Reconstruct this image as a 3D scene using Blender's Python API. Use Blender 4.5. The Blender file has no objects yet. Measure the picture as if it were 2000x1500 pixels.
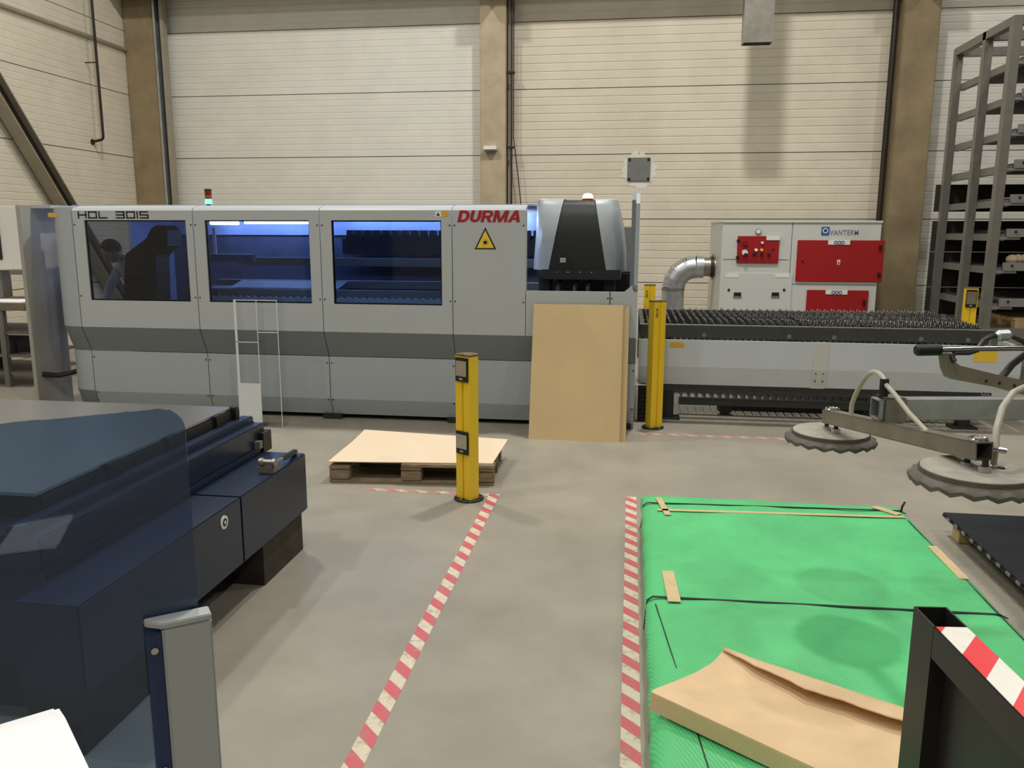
import bpy, bmesh, math, random
from mathutils import Vector, Matrix
random.seed(7)
R = math.radians
sc = bpy.context.scene
C = sc.collection

# ------------------------------------------------------------------ camera
F, CAMH = 1600.0, 1.75
YAW, PITCH, ROLL = R(8.15), R(10.55), R(0.16)
fwd = Vector((-math.sin(YAW)*math.cos(PITCH), math.cos(YAW)*math.cos(PITCH), -math.sin(PITCH)))
rgt0 = Vector((math.cos(YAW), math.sin(YAW), 0)); up0 = rgt0.cross(fwd)
rgt = math.cos(ROLL)*rgt0 + math.sin(ROLL)*up0; upv = -math.sin(ROLL)*rgt0 + math.cos(ROLL)*up0
CAM = Vector((0, 0, CAMH))
cd = bpy.data.cameras.new('camera'); cam = bpy.data.objects.new('camera', cd); C.objects.link(cam)
cd.sensor_width = 36; cd.lens = F*36/2000; cd.clip_start = 0.05; cd.clip_end = 100
m = Matrix((rgt, upv, -fwd)).transposed().to_4x4(); m.translation = CAM
cam.matrix_world = m; sc.camera = cam

def ray(u, v): return rgt*((u-1000)/F) + upv*(-(v-750)/F) + fwd
def at_y(u, v, Y): d = ray(u, v); return CAM + d*(Y/d.y)
def at_x(u, v, X): d = ray(u, v); return CAM + d*(X/d.x)
def at_z(u, v, z=0.0): d = ray(u, v); return CAM + d*((z-CAMH)/d.z)
def at_d(u, v, t): return CAM + ray(u, v)*t

# ------------------------------------------------------------------ world and exposure
w = bpy.data.worlds.new('world'); sc.world = w; w.use_nodes = True
w.node_tree.nodes['Background'].inputs[0].default_value = (1, .96, .9, 1)
w.node_tree.nodes['Background'].inputs[1].default_value = 0.25
vs = sc.view_settings
vs.view_transform = 'Standard'; vs.look = 'None'; vs.gamma = 1; vs.use_curve_mapping = False
vs.exposure = -1.05
LAMP_POWER = 520.0
LAMP_COLOR = (1.0, 0.975, 0.93)
LAMP_Z = 8.6
# x, y, relative output of the high bay lamps under the ceiling
LAMPS = [(-6.2, 2.0, .8), (-0.5, 2.4, .65), (5.2, 2.0, .55), (-6.2, -5.5, .6), (-0.5, -5.5, .6), (5.2, -5.5, .6),
         (-4.6, 8.0, 1.05), (0.6, 8.2, 1.45), (6.4, 8.2, .6), (7.2, 12.0, .5)]

# ------------------------------------------------------------------ materials
def lin(c):
    return tuple(((x/255)/12.92 if x/255 <= .04045 else ((x/255+.055)/1.055)**2.4) for x in c)
MATS = {}
def mat(name, col, rough=.5, metal=0., var=0., scale=6., bump=0., bscale=60., emit=0., ecol=None, spec=.5, stretch=None, coat=0.):
    mt = bpy.data.materials.new(name); MATS[name] = mt; mt.use_nodes = True
    nt = mt.node_tree; b = nt.nodes['Principled BSDF']
    c = lin(col); b.inputs['Base Color'].default_value = (*c, 1)
    b.inputs['Roughness'].default_value = rough; b.inputs['Metallic'].default_value = metal
    b.inputs['Specular IOR Level'].default_value = spec
    if coat: b.inputs['Coat Weight'].default_value = coat
    if emit:
        b.inputs['Emission Color'].default_value = (*lin(ecol or col), 1); b.inputs['Emission Strength'].default_value = emit
    tc = None
    if var or bump:
        tc = nt.nodes.new('ShaderNodeTexCoord'); mp = nt.nodes.new('ShaderNodeMapping')
        nt.links.new(tc.outputs['Object'], mp.inputs['Vector'])
        if stretch: mp.inputs['Scale'].default_value = stretch
    if var:
        n = nt.nodes.new('ShaderNodeTexNoise'); n.inputs['Scale'].default_value = scale; n.inputs['Detail'].default_value = 6; n.inputs['Roughness'].default_value = .62
        nt.links.new(mp.outputs[0], n.inputs['Vector'])
        r = nt.nodes.new('ShaderNodeValToRGB')
        r.color_ramp.elements[0].position = .3; r.color_ramp.elements[1].position = .7
        r.color_ramp.elements[0].color = (*[max(0, x*(1-var)) for x in c], 1)
        r.color_ramp.elements[1].color = (*[min(1, x*(1+var)) for x in c], 1)
        nt.links.new(n.outputs[0], r.inputs[0]); nt.links.new(r.outputs[0], b.inputs['Base Color'])
    if bump:
        n2 = nt.nodes.new('ShaderNodeTexNoise'); n2.inputs['Scale'].default_value = bscale; n2.inputs['Detail'].default_value = 4
        nt.links.new(mp.outputs[0], n2.inputs['Vector'])
        bp = nt.nodes.new('ShaderNodeBump'); bp.inputs['Strength'].default_value = bump; bp.inputs['Distance'].default_value = .01
        nt.links.new(n2.outputs[0], bp.inputs['Height']); nt.links.new(bp.outputs[0], b.inputs['Normal'])
    return mt
def glass(name, tint, gloss=.06, grough=.03, haze=0., hcol=(255, 255, 255)):
    mt = bpy.data.materials.new(name); MATS[name] = mt; mt.use_nodes = True
    nt = mt.node_tree; nt.nodes.clear()
    out = nt.nodes.new('ShaderNodeOutputMaterial'); tr = nt.nodes.new('ShaderNodeBsdfTransparent'); gl = nt.nodes.new('ShaderNodeBsdfGlossy')
    tr.inputs[0].default_value = (*tint, 1); gl.inputs['Roughness'].default_value = grough
    lw = nt.nodes.new('ShaderNodeFresnel'); lw.inputs[0].default_value = 1.45
    mul = nt.nodes.new('ShaderNodeMath'); mul.operation = 'MULTIPLY'; mul.inputs[1].default_value = gloss/.04
    nt.links.new(lw.outputs[0], mul.inputs[0])
    mx = nt.nodes.new('ShaderNodeMixShader'); nt.links.new(mul.outputs[0], mx.inputs[0])
    nt.links.new(tr.outputs[0], mx.inputs[1]); nt.links.new(gl.outputs[0], mx.inputs[2])
    last = mx
    if haze:
        df = nt.nodes.new('ShaderNodeBsdfDiffuse'); df.inputs[0].default_value = (*lin(hcol), 1)
        m2 = nt.nodes.new('ShaderNodeMixShader'); m2.inputs[0].default_value = haze
        nt.links.new(mx.outputs[0], m2.inputs[1]); nt.links.new(df.outputs[0], m2.inputs[2]); last = m2
    nt.links.new(last.outputs[0], out.inputs[0]); return mt
def stripes(name, ca, cb, period, ux, uy, wear=.3, rough=.5, wearcol=(150, 140, 120), off=0., w0=.5, w1=.68):
    """diagonal two-colour tape: stripe phase = (ux*x + uy*y)/period in object coordinates"""
    mt = mat(name, ca, rough); nt = mt.node_tree; b = nt.nodes['Principled BSDF']
    N = nt.nodes.new; L = nt.links.new
    tc = N('ShaderNodeTexCoord'); sx = N('ShaderNodeSeparateXYZ'); L(tc.outputs['Object'], sx.inputs[0])
    def mth(op, a, bb):
        n = N('ShaderNodeMath'); n.operation = op
        for i, q in enumerate((a, bb)):
            if isinstance(q, (int, float)): n.inputs[i].default_value = q
            else: L(q, n.inputs[i])
        return n.outputs[0]
    ph = mth('ADD', mth('MULTIPLY', sx.outputs[0], ux/period), mth('MULTIPLY', sx.outputs[1], uy/period))
    fr = mth('FRACT', mth('ADD', ph, 100.0+off), 0)
    st = mth('GREATER_THAN', fr, .5)
    mx = N('ShaderNodeMix'); mx.data_type = 'RGBA'; L(st, mx.inputs[0]); mx.inputs[6].default_value = (*lin(ca), 1); mx.inputs[7].default_value = (*lin(cb), 1)
    nz = N('ShaderNodeTexNoise'); nz.inputs['Scale'].default_value = 22; nz.inputs['Detail'].default_value = 6; nz.inputs['Roughness'].default_value = .7
    L(tc.outputs['Object'], nz.inputs['Vector'])
    rp = N('ShaderNodeValToRGB'); rp.color_ramp.elements[0].position = w0; rp.color_ramp.elements[1].position = w1
    rp.color_ramp.elements[0].color = (0, 0, 0, 1); rp.color_ramp.elements[1].color = (wear, wear, wear, 1)
    L(nz.outputs[0], rp.inputs[0])
    m2 = N('ShaderNodeMix'); m2.data_type = 'RGBA'; L(rp.outputs[0], m2.inputs[0]); L(mx.outputs[2], m2.inputs[6]); m2.inputs[7].default_value = (*lin(wearcol), 1)
    L(m2.outputs[2], b.inputs['Base Color']); return mt

mat('floor', (151, 145, 131), .42, var=.16, scale=1.3, bump=.05, bscale=25)
mat('wall', (220, 217, 206), .6, var=.05, scale=2.5)
mat('wall_warm', (212, 203, 183), .65, var=.06, scale=2.5)
mat('wall_back', (70, 66, 58), .9)
mat('ceil', (120, 116, 108), .8)
mat('concrete', (178, 163, 135), .8, var=.16, scale=3.2, bump=.15, bscale=40)
mat('concrete_brown', (140, 124, 94), .8, var=.18, scale=3.0, bump=.15, bscale=40)
mat('steel_grey', (120, 121, 117), .5, .3, var=.1, scale=8)
mat('brace', (158, 150, 132), .5, .2, var=.1)
mat('dark_pipe', (48, 42, 34), .5, .3)
mat('black', (16, 16, 15), .5)
mat('blackpaint', (34, 34, 31), .38, var=.15, scale=9)
mat('machine', (178, 183, 184), .42, var=.02, scale=2)
mat('skirt', (200, 206, 210), .42, var=.03, scale=3)
mat('machine_blue', (165, 172, 176), .42, var=.02, scale=2)
mat('side_plate', (158, 156, 148), .65)
mat('band', (120, 126, 132), .5)
mat('machine_dark', (30, 32, 36), .6)
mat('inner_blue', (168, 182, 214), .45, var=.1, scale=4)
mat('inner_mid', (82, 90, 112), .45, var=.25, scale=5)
mat('cowl_black', (32, 35, 36), .45)
mat('durma_red', (160, 24, 42), .5)
mat('letter_black', (24, 26, 30), .5)
mat('sign_yellow', (236, 198, 52), .5)
mat('sign_orange', (214, 168, 62), .5, var=.2, scale=60)
mat('white', (226, 226, 220), .5)
mat('tube_light', (190, 215, 255), .5, emit=85, ecol=(190, 213, 255))
mat('beacon', (255, 190, 110), .4, emit=9, ecol=(255, 200, 130))
mat('beacon_base', (170, 30, 30), .4)
mat('lens_red', (120, 24, 22), .3); mat('lens_amber', (150, 74, 24), .3)
mat('lens_green', (110, 235, 190), .3, emit=3.0, ecol=(120, 255, 205))
glass('window_glass', (.50, .56, .66), .04)
glass('guard_glass', (.50, .62, .78), .075, .02, haze=.05, hcol=(60, 95, 150))
glass('acrylic', (.97, .98, .98), .006, .03)
mat('acrylic_edge', (216, 220, 220), .4)
mat('slat', (84, 82, 78), .38, .6, var=.9, scale=55)
mat('rail', (70, 72, 71), .42, .3, var=.1, scale=10)
mat('galv', (186, 190, 192), .34, .75, var=.18, scale=7)
mat('galv_dull', (152, 148, 138), .36, .75, var=.16, scale=9)
mat('filter', (202, 203, 196), .45)
mat('filter_side', (188, 182, 166), .5)
mat('red', (158, 22, 27), .4)
mat('blue_ink', (40, 84, 150), .5)
mat('grey_ink', (120, 130, 140), .5)
mat('yellow', (240, 200, 36), .38, var=.03, scale=10)
mat('capbrown', (110, 92, 60), .6, var=.3, scale=30)
mat('mirror', (190, 186, 176), .06, 1.)
mat('cardboard', (204, 178, 132), .75, var=.03, scale=3)
mat('cardboard_pale', (226, 206, 178), .75, var=.03, scale=3)
mat('card_top', (222, 192, 150), .75, var=.06, scale=7)
mat('wood', (132, 116, 92), .8, var=.4, scale=7, bump=.3, bscale=30, stretch=(1, 6, 6))
mat('wood_pale', (200, 174, 130), .75, var=.2, scale=8)
mat('wood_dark', (58, 52, 40), .8, var=.3, scale=8)
mat('navy', (19, 35, 57), .36, var=.1, scale=4, bump=.06, bscale=90)
mat('navy_dark', (20, 24, 30), .5, var=.2, scale=8)
mat('sheet_metal', (168, 170, 170), .28, .8, var=.06, scale=3)
mat('black_sheet', (50, 54, 62), .3, .6, var=.2, scale=2.2, stretch=(1, 4, 1))
mat('edge_bright', (150, 150, 145), .35, .7, var=.5, scale=40)
mat('strap', (16, 22, 18), .5)
mat('brown_tape', (206, 184, 140), .42, var=.1, scale=20)
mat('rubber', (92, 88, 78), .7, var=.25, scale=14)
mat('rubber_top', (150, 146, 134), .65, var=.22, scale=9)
mat('black_rubber', (20, 20, 20), .45)
mat('hose', (178, 174, 160), .35)
mat('hose_dark', (44, 42, 38), .4)
mat('chrome', (200, 200, 196), .18, 1.)
mat('bracket', (124, 114, 98), .5, .3, var=.1)
mat('post_grey', (176, 180, 178), .5)
mat('post_blue', (42, 58, 98), .45)
mat('paper', (250, 250, 248), .6, spec=.2)
mat('rack', (118, 116, 108), .5, .25, var=.1)
mat('rack_beam', (138, 138, 134), .45, .3)
mat('rack_dark', (44, 42, 36), .7, var=.2)
mat('skin', (190, 140, 112), .6); mat('hair', (30, 22, 18), .7); mat('shirt', (205, 205, 205), .8); mat('trousers', (40, 46, 70), .8)
mat('lamp_disc', (255, 246, 225), .5, emit=6, ecol=(255, 246, 225))
mat('screen', (18, 20, 24), .2)
stripes('tape_floor', (202, 94, 102), (212, 202, 178), .15, 1, 1, wear=.8)
stripes('tape_floor_b', (202, 110, 112), (208, 196, 172), .15, 1, 1, wear=1.0, wearcol=(162, 150, 131), w0=.43, w1=.6)
stripes('tape_frame', (232, 52, 56), (238, 234, 224), .165, -1.22, 1, wear=.10, rough=.35, off=.703)
def speckle(name, dark, bright, rough, metal, scale, p0, p1):
    mt = mat(name, dark, rough, metal, var=.3, scale=scale); r = [n for n in mt.node_tree.nodes if n.type == 'VALTORGB'][0].color_ramp
    r.elements[0].position = p0; r.elements[1].position = p1; r.elements[0].color = (*lin(dark), 1); r.elements[1].color = (*lin(bright), 1)
speckle('slat', (46, 45, 42), (186, 184, 178), .36, .55, 42, .50, .66)
# green woven wrap: fine ribs in bump, creases in colour
mg = mat('green', (86, 194, 122), .42, var=.13, scale=2.6)
def _green():
    nt = mg.node_tree; b = nt.nodes['Principled BSDF']; tc = nt.nodes.new('ShaderNodeTexCoord'); mp = nt.nodes.new('ShaderNodeMapping')
    mp.inputs['Rotation'].default_value = (0, 0, R(-24)); nt.links.new(tc.outputs['Object'], mp.inputs[0])
    wv = nt.nodes.new('ShaderNodeTexWave'); wv.bands_direction = 'X'; wv.inputs['Scale'].default_value = 24; wv.inputs['Distortion'].default_value = .6
    nt.links.new(mp.outputs[0], wv.inputs[0])
    n = nt.nodes.new('ShaderNodeTexNoise'); n.inputs['Scale'].default_value = 4.5; n.inputs['Detail'].default_value = 3; nt.links.new(tc.outputs['Object'], n.inputs[0])
    a = nt.nodes.new('ShaderNodeMath'); a.operation = 'MULTIPLY_ADD'; nt.links.new(n.outputs[0], a.inputs[0]); a.inputs[1].default_value = 5.0; nt.links.new(wv.outputs[1], a.inputs[2])
    bp = nt.nodes.new('ShaderNodeBump'); bp.inputs['Strength'].default_value = .16; bp.inputs['Distance'].default_value = .01
    nt.links.new(a.outputs[0], bp.inputs['Height']); nt.links.new(bp.outputs[0], b.inputs['Normal'])
_green()

# ------------------------------------------------------------------ geometry helpers
ORG = {}
class MB:
    def __init__(s): s.v = []; s.f = []
    def add(s, vs, fs):
        o = len(s.v); s.v += [tuple(x) for x in vs]; s.f += [tuple(i+o for i in q) for q in fs]; return s
    def box(s, x0, x1, y0, y1, z0, z1):
        vs = [(x, y, z) for z in (z0, z1) for y in (y0, y1) for x in (x0, x1)]
        return s.add(vs, [(0, 2, 3, 1), (4, 5, 7, 6), (0, 1, 5, 4), (2, 6, 7, 3), (0, 4, 6, 2), (1, 3, 7, 5)])
    def xf(s, M, i0=0):
        s.v[i0:] = [tuple(M @ Vector(p)) for p in s.v[i0:]]; return s
    def prism(s, poly, axis, a, b):
        n = len(poly)
        def p(q, t): return {'x': (t, q[0], q[1]), 'y': (q[0], t, q[1]), 'z': (q[0], q[1], t)}[axis]
        vs = [p(q, a) for q in poly]+[p(q, b) for q in poly]
        return s.add(vs, [tuple(range(n))[::-1], tuple(range(n, 2*n))]+[(i, (i+1) % n, n+(i+1) % n, n+i) for i in range(n)])
    def bar(s, p0, p1, wd, h, up=(0, 0, 1)):
        p0 = Vector(p0); p1 = Vector(p1); d = (p1-p0); L = d.length; d.normalize()
        sx = d.cross(Vector(up)).normalized(); uz = sx.cross(d)
        vs = [p0+d*L*t+sx*wd*a/2+uz*h*b/2 for t in (0, 1) for b in (-1, 1) for a in (-1, 1)]
        return s.add(vs, [(0, 1, 3, 2), (4, 6, 7, 5), (0, 4, 5, 1), (2, 3, 7, 6), (0, 2, 6, 4), (1, 5, 7, 3)])
    def cyl(s, p0, p1, r0, r1=None, n=20):
        return s.tube([p0, p1], [r0, r0 if r1 is None else r1], n)
    def tube(s, pts, r, n=12, caps=True):
        pts = [Vector(p) for p in pts]; k = len(pts); rs = r if isinstance(r, (list, tuple)) else [r]*k
        ref = None; rings = []
        for i, p in enumerate(pts):
            d = (pts[min(i+1, k-1)]-pts[max(i-1, 0)])
            if d.length < 1e-9: d = pts[-1]-pts[0]
            d.normalize()
            if ref is None: ref = d.orthogonal().normalized()
            else: ref = (ref-d*ref.dot(d)).normalized()
            b = d.cross(ref)
            rings.append([p+(ref*math.cos(2*math.pi*j/n)+b*math.sin(2*math.pi*j/n))*rs[i] for j in range(n)])
        vs = [q for g in rings for q in g]
        fs = [(i*n+j, i*n+(j+1) % n, (i+1)*n+(j+1) % n, (i+1)*n+j) for i in range(k-1) for j in range(n)]
        if caps: fs += [tuple(range(n))[::-1], tuple(range((k-1)*n, k*n))]
        return s.add(vs, fs)
    def lathe(s, c, prof, n=32):
        """prof: (r, z) from bottom to top around the vertical axis through c"""
        c = Vector(c); k = len(prof)
        vs = [c+Vector((r*math.cos(2*math.pi*j/n), r*math.sin(2*math.pi*j/n), z)) for r, z in prof for j in range(n)]
        fs = [(i*n+j, i*n+(j+1) % n, (i+1)*n+(j+1) % n, (i+1)*n+j) for i in range(k-1) for j in range(n)]
        return s.add(vs, fs+[tuple(range(n))[::-1], tuple(range((k-1)*n, k*n))])
    def sphere(s, c, rx, ry, rz, n=16, k=10):
        c = Vector(c); vs = [c+Vector((0, 0, -rz))]
        for i in range(1, k):
            a = -math.pi/2+math.pi*i/k
            vs += [c+Vector((rx*math.cos(a)*math.cos(2*math.pi*j/n), ry*math.cos(a)*math.sin(2*math.pi*j/n), rz*math.sin(a))) for j in range(n)]
        vs.append(c+Vector((0, 0, rz))); t = len(vs)-1
        fs = [(0, 1+(j+1) % n, 1+j) for j in range(n)]+[(t, 1+(k-2)*n+j, 1+(k-2)*n+(j+1) % n) for j in range(n)]
        fs += [(1+i*n+j, 1+i*n+(j+1) % n, 1+(i+1)*n+(j+1) % n, 1+(i+1)*n+j) for i in range(k-2) for j in range(n)]
        return s.add(vs, fs)
    def build(s, name, mt, parent=None, bevel=0., smooth=False, seg=2, label=None, ang=35, local=False):
        if parent is not None and not local:
            o = ORG[parent.name]; M = ROT.get(parent.name)
            s.v = [tuple(Vector(p)-o) for p in s.v] if M is None else [tuple(M @ (Vector(p)-o)) for p in s.v]
        me = bpy.data.meshes.new(name); bm = bmesh.new()
        bv = [bm.verts.new(p) for p in s.v]
        for q in s.f:
            try: bm.faces.new([bv[i] for i in q])
            except ValueError: pass
        bmesh.ops.recalc_face_normals(bm, faces=bm.faces)
        if bevel:
            ed = [e for e in bm.edges if len(e.link_faces) == 2 and e.calc_face_angle(0) > R(30)]
            bmesh.ops.bevel(bm, geom=ed, offset=bevel, segments=seg, affect='EDGES', clamp_overlap=True)
        bm.to_mesh(me); bm.free()
        if smooth or bevel:
            for p in me.polygons: p.use_smooth = True
            me.set_sharp_from_angle(angle=R(ang))
        me.materials.append(MATS[mt] if isinstance(mt, str) else mt)
        ob = bpy.data.objects.new(name, me); C.objects.link(ob)
        if parent is not None:
            ob.parent = parent; ORG[ob.name] = ORG[parent.name]
            if parent.name in ROT: ROT[ob.name] = ROT[parent.name]
        else: ORG[ob.name] = Vector((0, 0, 0))
        if label: ob['label'] = label
        return ob
ROT = {}
def thing(name, label, cat, loc=(0, 0, 0), group=None, rotz=0):
    o = bpy.data.objects.new(name, None); C.objects.link(o); o.location = loc; o.empty_display_size = .1
    o.rotation_euler = (0, 0, rotz)
    o['label'] = label; o['category'] = cat; ORG[o.name] = Vector(loc)
    if rotz: ROT[o.name] = Matrix.Rotation(-rotz, 3, 'Z')
    if group: o['group'] = group
    return o
def tag(o, label, cat, group=None):
    o['label'] = label; o['category'] = cat
    if group: o['group'] = group
    return o
def struct(o): o['kind'] = 'structure'; return o
def box(*a): return MB().box(*a)
def dup(o, parent, dv=(0, 0, 0)):
    c = o.copy(); C.objects.link(c); c.parent = parent; c.location = Vector(o.location)+Vector(dv); ORG[c.name] = ORG[parent.name]; return c
def text(s_, name, mt, parent, x0, z0, wd, h, y, shear=0., bold=0., vertical=False, plane='y', space=1.0, label=None):
    """flat lettering filling a wd x h box at (x0, z0) on a wall facing -y"""
    cu = bpy.data.curves.new('t', 'FONT'); cu.body = s_; cu.size = 1; cu.extrude = .02; cu.offset = bold; cu.space_character = space
    ob = bpy.data.objects.new('t', cu); C.objects.link(ob)
    dg = bpy.context.evaluated_depsgraph_get(); me = bpy.data.meshes.new_from_object(ob.evaluated_get(dg))
    V = [v.co.copy() for v in me.vertices]; Fc = [tuple(p.vertices) for p in me.polygons]
    bpy.data.objects.remove(ob); bpy.data.curves.remove(cu); bpy.data.meshes.remove(me)
    for v in V: v.x += shear*v.y
    xa, xb = min(v.x for v in V), max(v.x for v in V); ya, yb = min(v.y for v in V), max(v.y for v in V)
    b = MB(); out = []
    for v in V:
        a = (v.x-xa)/(xb-xa); c = (v.y-ya)/(yb-ya)
        if vertical: a, c = 1-c, a
        out.append((x0+a*wd, y-.001-.0015*(v.z+.02)/.04, z0+c*h))
    b.add(out, Fc)
    return b, name, mt, parent, label
def put_text(*a, **k):
    b, name, mt, parent, label = text(*a, **k)
    return b.build(name, mt, parent, label=label)

# ================================================================== the hall
WY = 13.4; WX = -8.28; PIT = .9975; PZ0 = -.045
struct(box(-9.5, 17, -14, 14, -.2, 0).build('floor', 'floor'))
struct(box(-9.5, 17, -14, 14, 10, 10.2).build('ceiling', 'ceil'))
wb = struct(box(-9.5, 17, WY+.03, WY+.3, 0, 10).build('wall_back', 'wall_back'))
wl = struct(box(WX-.3, WX-.03, -14, WY+.03, 0, 10).build('wall_left', 'wall_back'))
struct(box(17, 17.3, -14, 14, 0, 10).build('wall_right', 'wall'))
struct(box(-9.5, 17, -14.3, -14, 0, 10).build('wall_rear', 'wall'))
def ribbed(x0, x1, z0, z1, nrib, depth, mt, parent, axis='x'):
    g = .006; z0 += g; z1 -= g; prof = [(0, z0)]; h = (z1-z0)/nrib
    for i in range(nrib):
        if i: a = z0+i*h; prof += [(0, a-h*.10), (depth, a-h*.05), (depth, a+h*.05), (0, a+h*.10)]
    prof += [(0, z1)]; th = .03
    poly = prof+[(th, z1), (th, z0)]
    if axis == 'x': return MB().prism([(WY+a, b) for a, b in poly], 'x', x0, x1).build('wall_panel', mt, parent)
    return MB().prism([(WX-a, b) for a, b in poly], 'y', x0, x1).build('wall_panel', mt, parent)
BAYS = [(-8.28, -2.2, 10, .004, 'wall'), (-2.19, 3.98, 8, .007, 'wall_warm'), (3.99, 10, 10, .004, 'wall'), (10.01, 16.9, 10, .004, 'wall')]
for a, b, nr, dp, mt in BAYS:
    for k in range(10): ribbed(a, b, max(0, PZ0+k*PIT), min(10, PZ0+(k+1)*PIT), nr, dp, mt, wb)
for a, b in ((7.1, 13.39), (1.0, 7.09), (-6, .99)):
    for k in range(10): ribbed(a, b, max(0, PZ0+k*PIT), min(10, PZ0+(k+1)*PIT), 10, .003, 'wall_warm', wl, 'y')

for x0, x1, mt, lb in ((-8.31, -7.755, 'concrete_brown', 'brown concrete column in the corner of the hall'),
                       (-2.393, -1.985, 'concrete', 'pale concrete column behind the laser machine with cables down one side'),
                       (3.76, 4.25, 'concrete_brown', 'brown concrete column beside the tall storage rack')):
    tag(box(max(x0, WX+.005), x1, 13.1, WY-.001, 0, 9.99).build('concrete_column', mt, bevel=.012), lb, 'column', 'concrete columns along the hall wall')
# metal trunking on the corner column
t = thing('cable_trunking', 'galvanised cable trunking running up the corner column', 'trunking', (-7.70, 13.2, 0))
box(-7.751, -7.715, 13.10, 13.25, 0, 9.9).build('flange', 'galv', t)
box(-7.715, -7.655, 13.20, 13.25, 0, 9.9).build('channel_back', 'black', t)
box(-7.655, -7.60, 13.13, 13.25, 0, 9.9).build('cover', 'brace', t)
# cables beside the pale column
for i, (x, y, r_, bend) in enumerate(((-1.965, 13.16, .012, 0), (-1.935, 13.2, .009, 0), (-1.905, 13.18, .014, .0), (-1.88, 13.22, .008, .22))):
    pts = [(x, y, 9.5), (x, y, 3.2), (x+bend*.35, y, 2.6), (x+bend, y, 1.2)]
    tag(MB().tube(pts, r_, 8).build('wall_cable', 'dark_pipe' if i != 1 else 'steel_grey', smooth=True), 'cable hanging beside the pale concrete column' if bend == 0 else 'slack cable swinging away from the pale concrete column', 'cable', 'cables on the pale column')
for z in (3.03, 4.15):
    tag(box(-1.985, -1.86, 13.14, 13.235, z, z+.03).build('cable_clamp', 'dark_pipe'), 'dark clamp holding the cables on the pale column', 'clamp', 'cable clamps')
p = at_y(957, 289, 13.0)
t = thing('wall_lamp', 'small white emergency lamp on the pale concrete column', 'lamp', (p.x, 13.1, p.z))
box(p.x-.10, p.x+.10, 12.97, 13.10, p.z-.028, p.z+.03).build('housing', 'white', t, .006)
box(p.x-.085, p.x+.085, 12.985, 13.09, p.z-.045, p.z-.027).build('diffuser', 'steel_grey', t)
tag(MB().tube([(3.68, 13.25, 9.5), (3.68, 13.25, 0)], .042, 14).build('downpipe', 'dark_pipe', smooth=True), 'dark downpipe beside the brown column by the filter unit', 'pipe')
# wall plate
t = thing('wall_plate', 'grey square cover plate with four dark bolts on the wall', 'plate', (.08, WY, 2.5))
box(-.096, .258, WY-.03, WY+.004, 2.535, 2.89).build('plate', 'steel_grey', t, .004)
for x in (-.066, .228):
    for z in (2.565, 2.86): MB().cyl((x, WY-.045, z), (x, WY-.029, z), .022, n=10).build('bolt', 'black', t)
pp = [(.08+(.27+.05*math.sin(7*a*.41)+.05*random.uniform(-1, 1))*math.cos(a*.2244), 2.70+(.27+.06*random.uniform(-1, 1))*math.sin(a*.2244)) for a in range(28)]
tag(MB().prism(pp, 'y', WY-.003, WY+.006).build('paint_patch', 'wall'), 'pale repainted patch of wall around the cover plate', 'paint patch')
# hanging duct
t = thing('hanging_duct', 'grey sheet metal duct hanging down in front of the wall, open at its foot', 'duct', (1.6, 12.0, 4.236))
b = MB(); th = .012; hx0, hx1, hy0, hy1, hz0 = 1.398, 1.784, 11.93, 12.14, 4.242
b.box(hx0, hx1, hy0, hy0+th, hz0, 9.98).box(hx0, hx1, hy1-th, hy1, hz0, 9.98).box(hx0, hx0+th, hy0+th, hy1-th, hz0, 9.98).box(hx1-th, hx1, hy0+th, hy1-th, hz0, 9.98)
b.build('duct_shell', 'galv_dull', t); box(hx0+th, hx1-th, hy0+th, hy1-th, hz0+.1, hz0+.12).build('damper', 'black', t)
# left wall: brace, pipe, conduit
t = thing('diagonal_brace', 'diagonal steel brace against the side wall', 'brace', (-8.1, 13.0, 0))
d0, d1 = Vector((-8.14, 8.27, 5.75)), Vector((-8.14, 12.75, .02))
dd = (d1-d0).normalized(); nn = Vector((1, 0, 0)).cross(dd).normalized()
for k, nm in ((.095, 'flange'), (-.095, 'flange')):
    MB().bar(d0+nn*k, d1+nn*k, .018, .20, up=(1, 0, 0)).build(nm, 'brace', t)
MB().bar(d0, d1, .18, .014, up=(1, 0, 0)).build('web', 'dark_pipe', t)
t = thing('gas_pipe', 'thin dark pipe coming down the side wall with an elbow', 'pipe', (-8.28, 12.053, 3.09))
MB().tube([(-8.086, 12.053, 9.5), (-8.086, 12.053, 3.17), (-8.093, 12.053, 3.14), (-8.12, 12.053, 3.12), (-8.276, 12.053, 3.09)], .02, 10).build('pipe_run', 'dark_pipe', t, smooth=True)
MB().cyl((-8.276, 12.053, 3.09), (-8.262, 12.053, 3.09), .045, n=14).build('wall_flange', 'dark_pipe', t, smooth=True)
for z in (4.25, 6.2): MB().cyl((-8.276, 12.053, z), (-8.08, 12.053, z), .009, n=8).build('pipe_bracket', 'dark_pipe', t)
tag(MB().tube([(-8.25, 2, 4.645), (-8.25, 13.08, 4.645)], .032, 8).build('wall_conduit', 'brace', smooth=True), 'horizontal conduit clipped along the side wall', 'conduit')
# unseen crane runway added along the wall to shade its upper panels
t = thing('added_runway', 'steel crane runway beam carried by the concrete columns', 'beam', (0, 12.8, 5.45))
box(-8.2, 16.5, 12.66, 12.94, 5.42, 5.45).build('flange', 'brace', t); box(-8.2, 16.5, 12.66, 12.94, 6.0, 6.03).build('flange', 'brace', t)
box(-8.2, 16.5, 12.79, 12.81, 5.45, 6.0).build('web', 'brace', t)
for x in (-2.19, 4.0, 10.0): box(x-.12, x+.12, 12.6, 13.11, 5.22, 5.42).build('corbel', 'concrete', t)
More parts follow.
